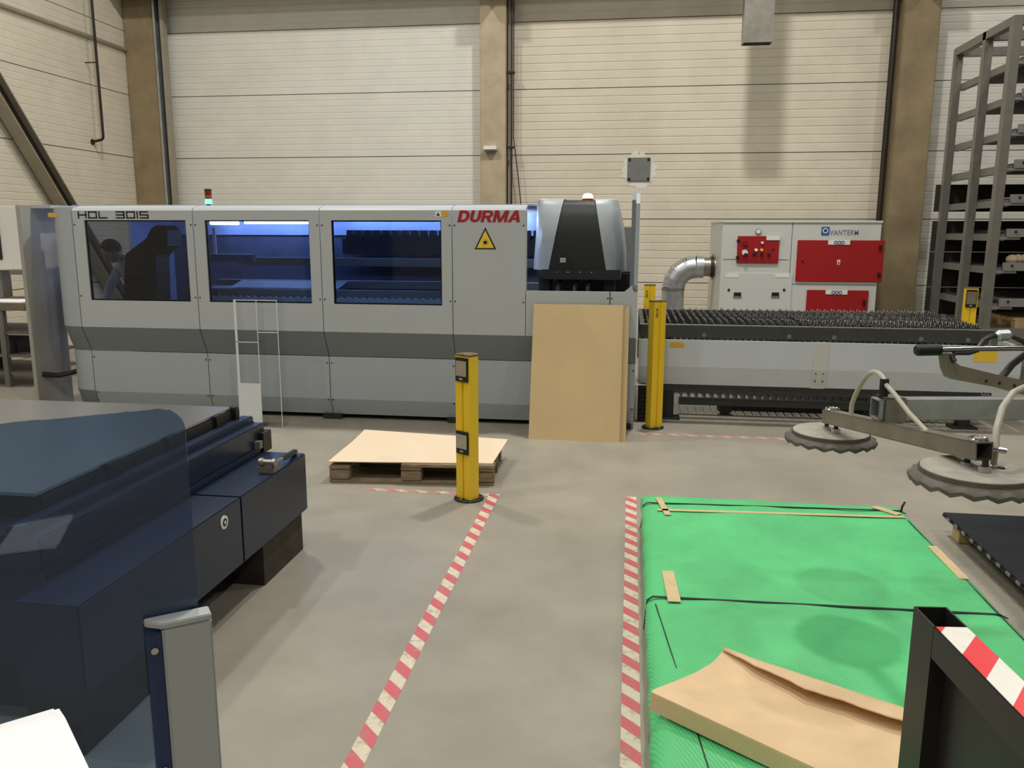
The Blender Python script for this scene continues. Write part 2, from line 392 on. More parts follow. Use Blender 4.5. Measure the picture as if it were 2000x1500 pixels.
# lamps
for x, y, lf in LAMPS:
    t = thing('high_bay_lamp', 'round high bay lamp under the hall ceiling', 'lamp', (x, y, LAMP_Z), 'high bay lamps')
    MB().lathe((x, y, LAMP_Z), [(.27, 0), (.25, .06), (.14, .2), (.09, .26), (.09, .45)], 24).build('reflector', 'galv_dull', t, smooth=True)
    MB().cyl((x, y, LAMP_Z+.45), (x, y, 10), .012, n=6).build('suspension_rod', 'dark_pipe', t)
    MB().lathe((x, y, LAMP_Z-.012), [(.25, 0), (.25, .01)], 24).build('lens', 'lamp_disc', t)
    ld = bpy.data.lights.new('lamp_light', 'AREA'); ld.shape = 'DISK'; ld.size = .5; ld.energy = LAMP_POWER*lf; ld.color = LAMP_COLOR
    lo = bpy.data.objects.new('lamp_light', ld); C.objects.link(lo); lo.parent = t; lo.location = (0, 0, -.03)

# floor marking tapes
def tape(name, x0, x1, y0, y1, mt, lb):
    ox = Vector(((x0+x1)/2, (y0+y1)/2, 0)); b = box(x0-ox.x, x1-ox.x, y0-ox.y, y1-ox.y, .0002, .0012)
    o = b.build(name, mt); o.location = ox; return tag(o, lb, 'floor tape')
tape('floor_tape', -.903, -.833, .3, 5.25, 'tape_floor', 'red and white floor tape running up to the front yellow post')
tape('floor_tape', .012, .082, .3, 5.33, 'tape_floor', 'red and white floor tape running beside the green package')
tape('floor_tape', -1.75, -.905, 5.2, 5.255, 'tape_floor_b', 'worn floor tape in front of the wooden pallet')
tape('floor_tape', .06, 1.75, 7.085, 7.14, 'tape_floor_b', 'worn floor tape in front of the shuttle table')

# ================================================================== laser cutting machine
YU, YL = 7.12, 7.23
LM = thing('laser_cutting_machine', 'long grey laser cutting machine with three dark windows and red DURMA lettering', 'machine', (-2.7, 7.3, 0))
JX = [-5.165, -3.963, -2.757, -1.552]
WIN = [(-5.045, -4.035), (-3.85, -2.858), (-2.65, -1.648)]
WZ0, WZ1 = 1.1, 1.843
ZT = 1.93
def upper(x0, x1, win=None, z1=ZT, z0=.845, top=True, dep=.6):
    b = MB(); T = .04
    if win:
        a, c = win
        b.box(x0, a, YU, YU+T, z0, z1).box(c, x1, YU, YU+T, z0, z1).box(a, c, YU, YU+T, z0, WZ0).box(a, c, YU, YU+T, WZ1, z1)
    else: b.box(x0, x1, YU, YU+T, z0, z1)
    if top: b.prism([(YU, z1), (YU+.02, z1+.022), (YU+.13, z1+.048), (YU+dep, z1+.05), (YU+dep, z1+.03), (YU+.13, z1+.02), (YU+.04, z1)], 'x', x0, x1)
    return b
G = .004
mods = [(JX[0], JX[1], WIN[0]), (JX[1], JX[2], WIN[1]), (JX[2], JX[3], WIN[2]), (JX[3], -.90, None)]
panels = []
for i, (a, c, wn) in enumerate(mods):
    p = upper(a+G, c-G, wn, dep=.6 if wn else .16).build('front_panel', 'machine', LM); panels.append(p)
    if wn:
        box(wn[0], wn[1], YU+.014, YU+.022, WZ0, WZ1).build('window_pane', 'window_glass', p, label='dark blue tinted window pane')
        s = MB(); e = .012
        s.box(wn[0], wn[1], YU+.022, YU+.034, WZ0, WZ0+e).box(wn[0], wn[1], YU+.022, YU+.034, WZ1-e, WZ1).box(wn[0], wn[0]+e, YU+.022, YU+.034, WZ0+e, WZ1-e).box(wn[1]-e, wn[1], YU+.022, YU+.034, WZ0+e, WZ1-e)
        s.build('window_gasket', 'black', p)
    for z in (1.80, 1.14):
        for x in (a+.022, c-.022):
            MB().cyl((x, YU-.004, z), (x, YU+.002, z), .007, n=8).build('screw', 'machine_dark', p)
cut = upper(-.898, -.17-G, None, 1.24, top=False).build('front_panel', 'machine', LM)
box(-.915, -.90, YU+.0405, YU+.07, 1.235, 1.92).build('opening_cheek', 'machine', LM)
box(-.89, .02, 8.3, 8.34, .702, 1.34).build('dark_backing', 'black', LM)  # black sheet added so the opening under the bridge looks dark
ep = MB().box(-.17+G, .064, YU, YU+.04, .845, 1.155).box(-.17+G, .064, YU, YU+.04, 1.155, 1.24).prism([(-.05, 1.24), (.021, 1.24), (.021, 1.30)], 'y', YU, YU+.04).build('front_panel', 'machine', LM)
for x in (-.155, -.187): MB().cyl((x, YU-.004, 1.185), (x, YU+.002, 1.185), .007, n=8).build('screw', 'machine_dark', ep)
lowseg = [(JX[0], JX[1]), (JX[1], JX[2]), (JX[2], JX[3]), (JX[3], -.17), (-.17, .068)]
for a, c in lowseg:
    MB().prism([(YU, .843), (YU+.04, .843), (YL+.03, .607), (YL, .607)], 'x', a+G, c-G).build('sloping_band', 'band', LM, label='dark grey sloping band')
    lp = MB().prism([(YL, .601), (YL+.03, .601), (YL+.03, .205), (YL+.085, .045), (YL+.055, .045), (YL, .20)], 'x', a+G, c-G).build('lower_panel', 'machine_blue', LM)
    for x in (a+.022, c-.022):
        for z in (.54, .19): MB().cyl((x, YL-.004, z), (x, YL+.002, z), .007, n=8).build('screw', 'machine_dark', lp)
# rounded left corner
def corner_poly(x0, x1, yf):
    out = []; r = x1-x0
    for k in range(9):
        a = math.pi/2*k/8; out.append((x1-r*math.sin(a), yf+.22*(1-math.cos(a))))
    return out
cp = corner_poly(-5.47, JX[0]-G, YU)
def corner(z0, z1, y0, y1, mt, nm):
    b = MB(); A = corner_poly(-5.47, JX[0]-G, y0); B = corner_poly(-5.47, JX[0]-G, y1); n = len(A)
    fa = [(x, y, z0) for x, y in A]+[(x, y, z1) for x, y in B]+[(x, y+.03, z0) for x, y in A]+[(x, y+.03, z1) for x, y in B]
    fs = []
    for i in range(n-1):
        fs += [(i, i+1, n+i+1, n+i), (2*n+i+1, 2*n+i, 3*n+i, 3*n+i+1), (n+i, n+i+1, 3*n+i+1, 3*n+i), (i+1, i, 2*n+i, 2*n+i+1)]
    fs += [(0, n, 3*n, 2*n), (n-1, 3*n-1, 4*n-1, 2*n-1)]
    b.add(fa, fs); return b.build(nm, mt, LM, smooth=True)
cpn = corner(.845, ZT+.03, YU, YU, 'machine_blue', 'corner_panel')
corner(.607, .843, YL, YU, 'band', 'corner_band')
corner(.205, .601, YL, YL, 'machine_blue', 'corner_panel'); corner(.045, .203, YL+.055, YL, 'band', 'corner_panel')
q0, q1 = at_y(92, 414, 7.3), at_y(116, 422, 7.2)
box(-5.44, -5.33, 7.165, 7.17, 1.87, 1.91).build('warning_sticker', 'sign_orange', cpn)
# left guard plate, top cap
lp = MB().prism([(7.10, 0), (7.60, 0), (7.60, 1.0), (7.62, 1.98), (7.10, 1.98)], 'x', -5.72, -5.68).build('side_plate', 'side_plate', LM, .003)
box(-5.682, -5.465, 7.25, 7.62, 1.955, 1.985).build('top_cap', 'machine', LM)
MB().tube([(-5.683, 7.18, .36), (-5.6, 7.30, .33), (-5.46, 7.46, .36)], .025, 8).build('hose', 'black_rubber', LM, smooth=True)
box(-5.505, -5.462, 7.335, 7.40, .86, 1.75).build('gap_shade', 'black', LM)  # black strip added as the shade in the gap beside the corner
# end wall on the right
MB().prism([(7.166, .845), (7.29, .845), (7.29, .04), (9.55, .04), (9.55, 1.1), (7.75, 1.1), (7.66, 2.07), (7.42, 2.08), (7.125, 1.985), (7.125, 1.30), (7.166, 1.245)], 'x', .030, .064).build('end_wall', 'machine_blue', LM)
MB().prism([(7.30, 1.245), (7.75, 1.245), (7.66, 2.075), (7.42, 2.085), (7.30, 2.02)], 'x', -.004, .029).build('inner_flange', 'band', LM)
# feet
for x in (JX[1], JX[2], JX[3], -.75, -.05, -5.2): box(x-.09, x+.09, 7.25, 7.45, 0, .05).build('foot', 'machine_dark', LM)
# inside
box(-4.72, .05, 7.33, 9.6, .046, .70).build('base_frame', 'machine_dark', LM)
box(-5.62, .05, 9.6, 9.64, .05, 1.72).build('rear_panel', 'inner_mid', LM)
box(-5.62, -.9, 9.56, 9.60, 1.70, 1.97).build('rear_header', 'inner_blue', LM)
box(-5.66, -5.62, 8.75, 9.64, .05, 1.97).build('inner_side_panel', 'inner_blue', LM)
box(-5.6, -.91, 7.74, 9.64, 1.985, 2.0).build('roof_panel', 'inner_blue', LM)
box(-.9, .05, 9.56, 9.6, 1.3, 1.80).build('rear_header', 'steel_grey', LM)
for a, c, ty, tz in ((-4.95, -4.6, 9.3, 1.84), (-4.52, -3.55, 9.3, 1.85), (-3.4, -2.4, 9.35, 1.93), (-2.3, -1.2, 9.35, 1.93), (-3.8, -2.8, 7.4, 1.94), (-2.6, -1.6, 7.4, 1.94)):  # tubes above the window line are unseen, added to light the interior
    tb = MB().cyl((a, ty, tz), (c, ty, tz), .022, n=12).build('light_tube', 'tube_light', LM, smooth=True, label='bluish fluorescent tube inside the machine')
# beams and bellows behind the glass
bm_ = box(-4.6, -.95, 9.2, 9.34, 1.35, 1.44).build('guide_beam', 'steel_grey', LM)
box(-4.6, -.95, 8.7, 8.84, 1.13, 1.21).build('guide_beam', 'steel_grey', LM)
for k in range(22):
    x = -3.3+k*.11; box(x, x+.07, 9.36, 9.5, 1.62, 1.76).build('bellows_fold', 'machine_dark', LM)
box(-3.36, -.95, 9.37, 9.48, 1.48, 1.66).build('bellows', 'machine_dark', LM)
box(-2.02, -1.88, 9.0, 9.14, .7, 1.5).build('support_post', 'steel_grey', LM)
def zig(x0, x1, y, z0, z1, pit):
    n = int((x1-x0)/pit); top = []
    for i in range(n): top += [(x0+i*pit, z1-.022), (x0+(i+.5)*pit, z1)]
    return MB().prism([(x0, z0)]+top+[(x0+n*pit, z1-.022), (x0+n*pit, z0)], 'y', y, y+.008)
zig(-4.2, -.95, 7.75, .7, at_y(530, 578, 7.75).z, .075).build('toothed_strip', 'machine_blue', LM)
zig(-4.4, -.95, 8.75, .7, at_y(700, 553, 8.75).z, .075).build('toothed_strip', 'rail', LM)
box(-4.2, -.95, 7.95, 8.0, .7, at_y(700, 567, 7.95).z).build('slat_rail', 'steel_grey', LM)
MB().prism([(8.2, 1.05), (8.5, 1.05), (8.5, 1.22), (8.2, 1.16)], 'x', -4.2, -3.0).build('cross_beam', 'inner_mid', LM)
# black cutting head
hp = [at_y(u, v, 7.42) for u, v in ((240, 590), (243, 497), (284, 466), (294, 446), (304, 440), (316, 440), (326, 452), (326, 478), (303, 500), (306, 590))]
MB().prism([(q.x, q.z) for q in hp], 'y', 7.42, 7.68).build('cutting_head', 'black', LM, .01)
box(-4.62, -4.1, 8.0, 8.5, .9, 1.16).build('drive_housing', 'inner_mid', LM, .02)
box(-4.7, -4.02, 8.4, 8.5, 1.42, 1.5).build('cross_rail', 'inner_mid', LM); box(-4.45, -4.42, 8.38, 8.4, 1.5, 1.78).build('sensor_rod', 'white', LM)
# lettering and stickers
def ringq(cx, cy, ox, oy, ix, iy, a0, a1, n=10):
    out = []
    for k in range(n):
        p, q = R(a0+(a1-a0)*k/n), R(a0+(a1-a0)*(k+1)/n)
        out.append([(cx+ox*math.cos(p), cy+oy*math.sin(p)), (cx+ox*math.cos(q), cy+oy*math.sin(q)), (cx+ix*math.cos(q), cy+iy*math.sin(q)), (cx+ix*math.cos(p), cy+iy*math.sin(p))])
    return out
def rq(a, c, d, e): return [(a, d), (c, d), (c, e), (a, e)]
BIG = [('D', .95, [rq(0, .28, 0, 1), rq(.28, .45, .78, 1), rq(.28, .45, 0, .22)]+ringq(.45, .5, .5, .5, .22, .28, -90, 90)),
       ('U', .90, [rq(0, .28, .35, 1), rq(.62, .9, .35, 1)]+ringq(.45, .35, .45, .35, .17, .13, 180, 360)),
       ('R', .95, [rq(0, .28, 0, 1), rq(.28, .55, .8, 1), rq(.28, .55, .36, .56), [(.40, .40), (.68, .40), (.95, 0), (.64, 0)]]+ringq(.55, .68, .38, .32, .12, .12, -90, 90)),
       ('M', 1.20, [rq(0, .26, 0, 1), rq(.94, 1.2, 0, 1), [(.02, 1), (.34, 1), (.72, 0), (.48, 0)], [(.86, 1), (1.18, 1), (.72, 0), (.48, 0)]]),
       ('A', 1.06, [[(0, 0), (.30, 0), (.66, 1), (.40, 1)], [(.76, 0), (1.06, 0), (.68, 1), (.40, 1)], rq(.25, .80, .2, .38)])]
tw = sum(l[1] for l in BIG)+.07*4+.24; kx = .575/tw; cx_ = 0
for ch, lw_, polys in BIG:
    b = MB()
    for k, pl_ in enumerate(polys): b.prism([(-1.505+(cx_+q[0]+.24*q[1])*kx, 1.828+.1*q[1]) for q in pl_], 'y', YU-.003-.00005*k, YU+.001)
    b.build('letter', 'durma_red', panels[3], label='red slanted letter %s' % ch); cx_ += lw_+.07
def strokes(letters, x0, z0, wd, h, y, t):
    adv = wd/7.0; x = x0
    seg = {'H': ['l', 'm', 'r2'], 'D': ['l', 'r', 't', 'b'], 'L': ['l', 'b'], '3': ['t', 'm', 'b', 'r'], '0': ['t', 'b', 'l', 'r'], '1': ['l'], '5': ['t', 'm', 'b', 'l1', 'r0'], ' ': []}
    for i, ch in enumerate(letters):
        b = MB(); W = {'1': t, ' ': adv*.5}.get(ch, adv*.84)
        for q in seg[ch]:
            r_ = {'l': (0, t, 0, h), 'r': (W-t, W, 0, h), 't': (0, W, h-t, h), 'b': (0, W, 0, t), 'm': (0, W, h/2-t/2, h/2+t/2), 'r2': (W-t, W, 0, h), 'l1': (0, t, h/2, h), 'r0': (W-t, W, 0, h/2)}[q]
            b.box(x+r_[0], x+r_[1], y-.003, y, z0+r_[2], z0+r_[3])
        if ch != ' ': b.build('letter', 'letter_black', panels[0], label='black character %s' % ch)
        x += W+adv*.16
strokes('HDL 3015', -5.1, 1.857, .73, .066, YU, .012)
tri = MB().prism([(-1.352, 1.597), (-1.162, 1.597), (-1.257, 1.785)], 'y', YU-.003, YU).build('warning_sign', 'letter_black', panels[3], label='yellow laser warning triangle with black border')
MB().prism([(-1.333, 1.608), (-1.181, 1.608), (-1.257, 1.758)], 'y', YU-.0045, YU-.002).build('warning_sign_face', 'sign_yellow', panels[3])
b = MB(); b.cyl((-1.257, YU-.006, 1.655), (-1.257, YU-.004, 1.655), .013, n=12)
for k in range(16):
    a = 2*math.pi*k/16; L = .034 if k % 2 == 0 else .025
    b.bar((-1.257, YU-.005, 1.655), (-1.257+L*math.cos(a), YU-.005, 1.655+L*math.sin(a)), .0016, .002, up=(0, 1, 0))
b.build('sunburst_symbol', 'letter_black', panels[3])
box(-1.70, -1.645, YU-.003, YU, 1.875, 1.92).build('warning_sticker', 'white', panels[2]); box(-1.645, -1.585, YU-.003, YU, 1.875, 1.92).build('warning_sticker', 'sign_orange', panels[2])
MB().prism([(-1.69, 1.882), (-1.657, 1.882), (-1.6735, 1.912)], 'y', YU-.004, YU-.0025).build('warning_symbol', 'letter_black', panels[2])
# stack light on the roof
sl = MB().cyl((-4.0, 7.5, 1.96), (-4.0, 7.5, 2.0), .022, n=16).build('signal_tower', 'black', LM, smooth=True)
for z0, z1, mt in ((1.998, 2.045, 'lens_green'), (2.05, 2.083, 'lens_amber'), (2.088, 2.122, 'lens_red')):
    MB().cyl((-4.0, 7.5, z0), (-4.0, 7.5, z1), .032, n=16).build('signal_lens', mt, sl, smooth=True)
for z0, z1 in ((2.045, 2.05), (2.083, 2.088), (2.122, 2.137)): MB().cyl((-4.0, 7.5, z0), (-4.0, 7.5, z1), .034, n=16).build('signal_collar', 'black', sl, smooth=True)
# bridge cover with black middle, seen in the opening
GB = MB().box(-.80, -.09, 7.50, 8.2, 1.322, 1.41).build('bridge_base', 'cowl_black', LM)
def loft(secs, nm, mt, parent):
    b = MB(); n = len(secs[0]); vs = [p for s in secs for p in s]; fs = []
    for i in range(len(secs)-1): fs += [(i*n+j, i*n+j+1, (i+1)*n+j+1, (i+1)*n+j) for j in range(n-1)]
    b.add(vs, fs)
    fs2 = [tuple(range(n)), tuple(range((len(secs)-1)*n, len(secs)*n))]; b.f += fs2
    b.f += [(i*n, (i+1)*n, (i+1)*n+n-1, i*n+n-1) for i in range(len(secs)-1)]
    return b.build(nm, mt, parent, smooth=True, ang=50)
YF = 7.50
zs = [1.405, 1.55, 1.72, 1.88, 1.98, 2.035, 2.045]
Lout = [-.914, -.905, -.893, -.886, -.883, -.881, -.86]
Rout = [-.043, -.046, -.064, -.092, -.118, -.132, -.16]
def lerp(a, c, t): return a+(c-a)*t
def bl(z): t_ = (z-1.405)/(2.04-1.405); return lerp(-.742, -.618, t_), lerp(-.219, -.334, t_)
yf = [YF, YF-.01, YF-.005, YF+.02, YF+.06, YF+.10, YF+.16]
loft([[(Lout[i], 8.15, z), (Lout[i], YF+.30, z), (Lout[i]+.035, YF+.10+.06*i/6, z), (Lout[i]+.09, yf[i]+.02, z), (bl(z)[0], yf[i], z), (bl(z)[0], 8.15, z)] for i, z in enumerate(zs)], 'bridge_cover', 'machine_blue', GB)
loft([[(bl(z)[1], 8.15, z), (bl(z)[1], yf[i], z), (Rout[i]-.09, yf[i]+.02, z), (Rout[i]-.035, YF+.10+.06*i/6, z), (Rout[i], YF+.30, z), (Rout[i], 8.15, z)] for i, z in enumerate(zs)], 'bridge_cover', 'machine_blue', GB)
zc = [1.322, 1.405, 1.55, 1.72, 1.88, 1.98, 2.03]; yc = [YF+.02, YF+.012, YF+.004, YF+.008, YF+.03, YF+.07, YF+.12]
loft([[(bl(max(z, 1.405))[0]+.003, 8.1, z), (bl(max(z, 1.405))[0]+.003, yc[i], z), (bl(max(z, 1.405))[1]-.003, yc[i], z), (bl(max(z, 1.405))[1]-.003, 8.1, z)] for i, z in enumerate(zc)], 'bridge_centre', 'cowl_black', GB)
box(-.635, -.586, YF-.004, YF+.004, 1.475, 1.515).build('ce_plate', 'white', GB)
put_text('CE', 'ce_mark', 'letter_black', GB, -.627, 1.484, .034, .022, YF-.005)
for x in (-.66, -.57, -.557, -.455, -.35): MB().cyl((x, YF-.004, 1.387), (x, YF+.02, 1.387), .007, n=8).build('screw', 'chrome', GB)
bp_ = at_y(1148, 386, 7.7)
MB().lathe((bp_.x, 7.7, 2.03), [(.05, 0), (.05, .018)], 20).build('beacon_base', 'beacon_base', GB, smooth=True)
MB().lathe((bp_.x, 7.7, 2.048), [(.048, 0), (.047, .02), (.04, .036), (.02, .045), (.004, .047)], 20).build('beacon_lens', 'beacon', GB, smooth=True, label='glowing orange beacon')
for x in (-.62, -.47, -.35): MB().tube([(x, 7.62, 1.33), (x-.02, 7.58, 1.29), (x-.03, 7.5, 1.25), (x-.03, 7.45, 1.05)], .022, 8).build('hose', 'hose_dark', GB, smooth=True)
for x in (-.80, -.20): box(x-.04, x+.06, 7.6, 7.9, .70, 1.33).build('bridge_leg', 'machine_dark', GB)

# ================================================================== shuttle table
ST = thing('shuttle_table', 'laser shuttle table with dark toothed slats and pale grey skirt', 'table', (1.7, 8.4, 0))
TX0, TX1, TY0, TY1 = .10, 3.17, 7.65, 9.28
box(TX0, TX1, TY0, TY0+.07, .79, .905).build('front_rail', 'rail', ST, .004)
box(TX0, TX1, TY0+.003, TY0+.068, .905, .911).build('rail_lip', 'edge_bright', ST)
box(TX0, TX1, TY1-.07, TY1, .79, .905).build('rear_rail', 'rail', ST, .004)
box(TX1-.06, TX1, TY0+.07, TY1-.07, .79, .905).build('end_rail', 'rail', ST); box(TX0, TX0+.04, TY0+.07, TY1-.07, .79, .905).build('end_rail', 'rail', ST)
for u in (1375, 1541, 1629, 1799, 1891):
    p = at_y(u, 660, TY0); MB().cyl((p.x, TY0-.008, .822), (p.x, TY0+.002, .822), .02, n=14).build('bolt', 'steel_grey', ST, smooth=True)
# one toothed slat, copied
def slat_mesh(h, L, pit):
    n = int(L/pit); pr = [(0, 0)]
    top = []
    for i in range(n): top += [(i*pit, h-.042), (i*pit+pit*.42, h), (i*pit+pit*.58, h)]
    pr = [(0, 0)]+top+[(n*pit, h-.042), (n*pit, 0)]
    return pr
pr = slat_mesh(.118, TY1-TY0-.15, .055)
s0 = MB().prism([(a+TY0+.075, b+.828) for a, b in pr], 'x', TX0+.07, TX0+.074).build('slat', 'slat', ST)
NS = 44
for k in range(1, NS):
    c = dup(s0, ST, (k*(TX1-TX0-.17)/(NS-1)+random.uniform(-.006, .006), random.uniform(-.01, .01), random.uniform(-.008, .004)))
# skirt
def skirt(x0, x1): return MB().prism([(TY0-.03, .775), (TY0-.005, .775), (TY0-.005, .53), (TY0+.055, .35), (TY0+.03, .35), (TY0-.03, .525)], 'x', x0, x1)
SK = [skirt(.095, 1.655).build('skirt_panel', 'skirt', ST), skirt(1.78, 3.40).build('skirt_panel', 'skirt', ST)]
MB().prism([(TY0-.036, .777), (TY0-.006, .777), (TY0-.006, .53), (TY0+.05, .345), (TY0+.024, .345), (TY0-.036, .525)], 'x', 1.655, 1.78).build('joint_plate', 'filter', ST)
for x in (1.685, 1.75):
    for z in (.49, .42): MB().cyl((x, TY0-.03, z), (x, TY0+.02, z), .006, n=8).build('screw', 'machine_dark', ST)
box(3.375, 3.40, TY0+.06, TY1, .35, .775).build('end_skirt', 'machine', ST); box(.1, 3.4, TY1+.0, TY1+.025, .35, .775).build('rear_skirt', 'machine', ST)
p = at_y(1903, 685, TY0-.03); q = at_y(1946, 708, TY0-.03)
box(p.x, q.x, TY0-.033, TY0-.029, q.z, p.z).build('warning_sticker', 'sign_yellow', SK[1])
p = at_y(1309, 668, TY0-.03); q = at_y(1336, 679, TY0-.03)
box(p.x, q.x, TY0-.033, TY0-.029, q.z, p.z).build('warning_sticker', 'sign_orange', SK[0])
# comb in the slot between rail and skirt, substructure, lower pallet
for k in range(58): box(.12+k*.053, .12+k*.053+.028, TY0+.0, TY0+.05, .772, .792).build('slot_spacer', 'machine_dark', ST)
box(.3, 3.25, 7.78, 7.86, .25, .34).build('lower_beam', 'rail', ST); box(.3, 3.25, 9.1, 9.18, .25, .34).build('lower_beam', 'rail', ST)
for y in (7.78, 9.1): box(.30, .42, y, y+.08, .34, .79).build('upright', 'machine_dark', ST); box(2.98, 3.10, y, y+.08, .34, .79).build('upright', 'machine_dark', ST)
for x in (.34, 2.98):
    for y in (7.74, 9.08):
        box(x, x+.1, y, y+.1, 0, .25).build('leg', 'machine_dark', ST); box(x-.06, x+.16, y-.03, y+.13, 0, .018).build('foot_plate', 'machine_dark', ST)
for x in (3.19, 3.215, 3.24): MB().tube([(x-.03, 7.775, .325), (x, 7.772, .30), (x-.03, 7.775, .265)], .006, 6).build('spring_clip', 'chrome', ST)
box(.5, 3.2, 7.95, 8.0, .10, .17).build('lower_pallet_rail', 'rail', ST); box(.5, 3.2, 9.0, 9.05, .10, .17).build('lower_pallet_rail', 'rail', ST)
for k in range(36): c = dup(s0, ST, (.36+k*.075-.0, .12, -.715))
for c in [o for o in ST.children if o.name.startswith('slat')][NS:]: c.scale = (1, .72, 1); c.location.y += -.02
for x in (.95, 2.3): MB().cyl((x, 8.0, .07), (x, 8.06, .07), .07, n=18).build('wheel', 'black_rubber', ST, smooth=True)
box(.9, 3.0, 8.2, 8.3, 0, .1).build('floor_track', 'machine_dark', ST)
# cable cage beside the machine
t = thing('cable_cage', 'black wire cage standing between the laser machine and shuttle table', 'cage', (.16, 7.62, 0))
b = MB()
for x in (.10, .14, .18, .22, .26): b.box(x, x+.008, 7.58, 7.588, 0, .34)
for k in range(9): b.box(.10, .268, 7.575, 7.581, .02+k*.038, .028+k*.038)
b.build('front_grid', 'machine_dark', t); box(.10, .268, 7.595, 7.615, 0, .34).build('back_plate', 'black', t)

# ================================================================== filter unit and duct
FY = 10.9; FB = 12.5
fx0, fxm, fx1 = 1.145, 2.005, 3.07
FU = thing('filter_unit', 'pale grey extraction filter cabinet with red doors behind the shuttle table', 'filter unit', (2.1, 11.7, 0))
def fpt(u, v): return at_y(u, v, FY)
box(fx0, fxm-.003, FY, FB, .06, 1.865).build('control_cabinet', 'filter', FU, .006)
box(fxm+.003, fx1, FY, FB, .06, 1.865).build('filter_cabinet', 'filter', FU, .006)
box(fx0+.03, fx1-.03, FY+.05, FB-.05, 0, .06).build('plinth', 'machine_dark', FU)
box(fx0-.01, fx1+.01, FY-.012, FB+.01, 1.865, 1.893).build('roof_cap', 'filter', FU, .004)
def fdoor(uv0, uv1, nm, mt, th=.022, bev=.004, lb=None):
    a, c = fpt(*uv0), fpt(*uv1); return box(a.x, c.x, FY-th, FY+.002, c.z, a.z).build(nm, mt, FU, bev, label=lb), a, c
d, a, c = fdoor((1441, 461), (1519, 514), 'control_door', 'red', lb='red door with switches')
box(a.x-.012, a.x+.03, FY-.03, FY-.02, a.z-.08, a.z-.045).build('hinge', 'black', d); box(a.x-.012, a.x+.03, FY-.03, FY-.02, c.z+.05, c.z+.085).build('hinge', 'black', d)
box(c.x-.16, c.x+.004, FY-.03, FY-.02, a.z-.05, a.z+.006).build('label_plate', 'white', d)
def knob(u, v, r, mt, pr=.03, nm='switch', par=None):
    p = fpt(u, v); return MB().cyl((p.x, FY-.02-pr, p.z), (p.x, FY-.018, p.z), r, n=14).build(nm, mt, par or d, smooth=True)
knob(1455, 475, .03, 'lens_red', .05, 'stop_button'); knob(1454, 493, .036, 'white', .035, 'main_switch'); knob(1455, 497, .02, 'black', .05)
knob(1488, 474, .016, 'white', nm='lamp_button'); knob(1476, 488, .018, 'paper', nm='lamp_button'); knob(1487, 488, .018, 'sign_yellow', nm='lamp_button')
for u in (1472, 1487, 1501): knob(u, 497, .018, 'black')
knob(1509, 487, .012, 'black', .01, 'lock')
p = fpt(1481, 452); b = MB().cyl((p.x, FY-.02, p.z), (p.x, FY+.002, p.z), .035, n=20).build('pressure_gauge', 'steel_grey', FU, smooth=True)
MB().cyl((p.x, FY-.023, p.z), (p.x, FY-.019, p.z), .028, n=20).build('dial', 'white', b)
# lower grey door
lo_, a, c = fdoor((1416, 533), (1541, 640), 'service_door', 'filter', .012, .003)
for u0, u1 in ((1418, 1442), (1514, 1540)):
    p, q = fpt(u0, 535), fpt(u1, 542); box(p.x, q.x, FY-.015, FY-.011, q.z, p.z).build('label_plate', 'white', lo_)
for u in (1423, 1531): p = fpt(u, 566); MB().cyl((p.x, FY-.02, p.z), (p.x, FY-.01, p.z), .016, n=12).build('lock', 'black', lo_)
for u0, u1 in ((1433, 1447), (1507, 1521)):
    p, q = fpt(u0, 571), fpt(u1, 580); box(p.x, q.x, FY-.0135, FY-.0115, q.z, p.z).build('handle_recess', 'black', lo_)
    box(p.x-.006, q.x+.006, FY-.02, FY-.011, q.z-.008, q.z+.012).build('handle_lip', 'steel_grey', lo_)
for (u0, v0), (u1, v1), (l0, l1), hinges, lockp in (((1558, 469), (1721, 551), (1617, 1659), ((1718, 484), (1715, 537)), (1567, 510)), ((1576, 566), (1690, 640), (1612, 1654), ((1686, 591),), None)):
    d2, a, c = fdoor((u0, v0), (u1, v1), 'filter_door', 'red', lb='red filter door')
    p = fpt(l0, v0); q = fpt(l1, v0+9); pl = box(p.x, q.x, FY-.028, FY-.021, q.z, a.z+.004).build('label_plate', 'white', d2)
    for k in range(3):
        cx = lerp(p.x, q.x, .34+.16*k); cz = (q.z+a.z)/2
        ring = [(cx+.018*math.cos(2*math.pi*j/14), FY-.030, cz+.018*math.sin(2*math.pi*j/14)) for j in range(15)]
        MB().tube(ring, .004, 6, caps=False).build('blue_symbol', 'blue_ink', d2)
    for hu, hv in hinges: p = fpt(hu, hv); MB().cyl((p.x, FY-.03, p.z-.03), (p.x, FY-.03, p.z+.03), .018, n=10).build('hinge', 'black', d2)
    if lockp:
        p = fpt(*lockp); MB().cyl((p.x, FY-.03, p.z), (p.x, FY-.02, p.z), .012, n=10).build('lock', 'black', d2)
        p = fpt(1637, 512); box(p.x-.018, p.x+.018, FY-.025, FY-.021, p.z-.03, p.z+.03).build('hazard_sticker', 'white', d2)
        MB().prism([(p.x-.012, p.z-.02), (p.x+.012, p.z-.02), (p.x, p.z+.02)], 'y', FY-.027, FY-.024).build('hazard_symbol', 'red', d2)
p, q = fpt(1605, 443), fpt(1619, 459)
lg = box(p.x, q.x, FY-.006, FY+.001, q.z, p.z).build('logo', 'blue_ink', FU)
cx, cz = (p.x+q.x)/2, (p.z+q.z)/2
MB().tube([(cx+.028*math.cos(2*math.pi*j/18), FY-.008, cz+.028*math.sin(2*math.pi*j/18)) for j in range(19)], .006, 6, caps=False).build('logo_ring', 'white', lg)
p, q = fpt(1620, 459), fpt(1677, 449)
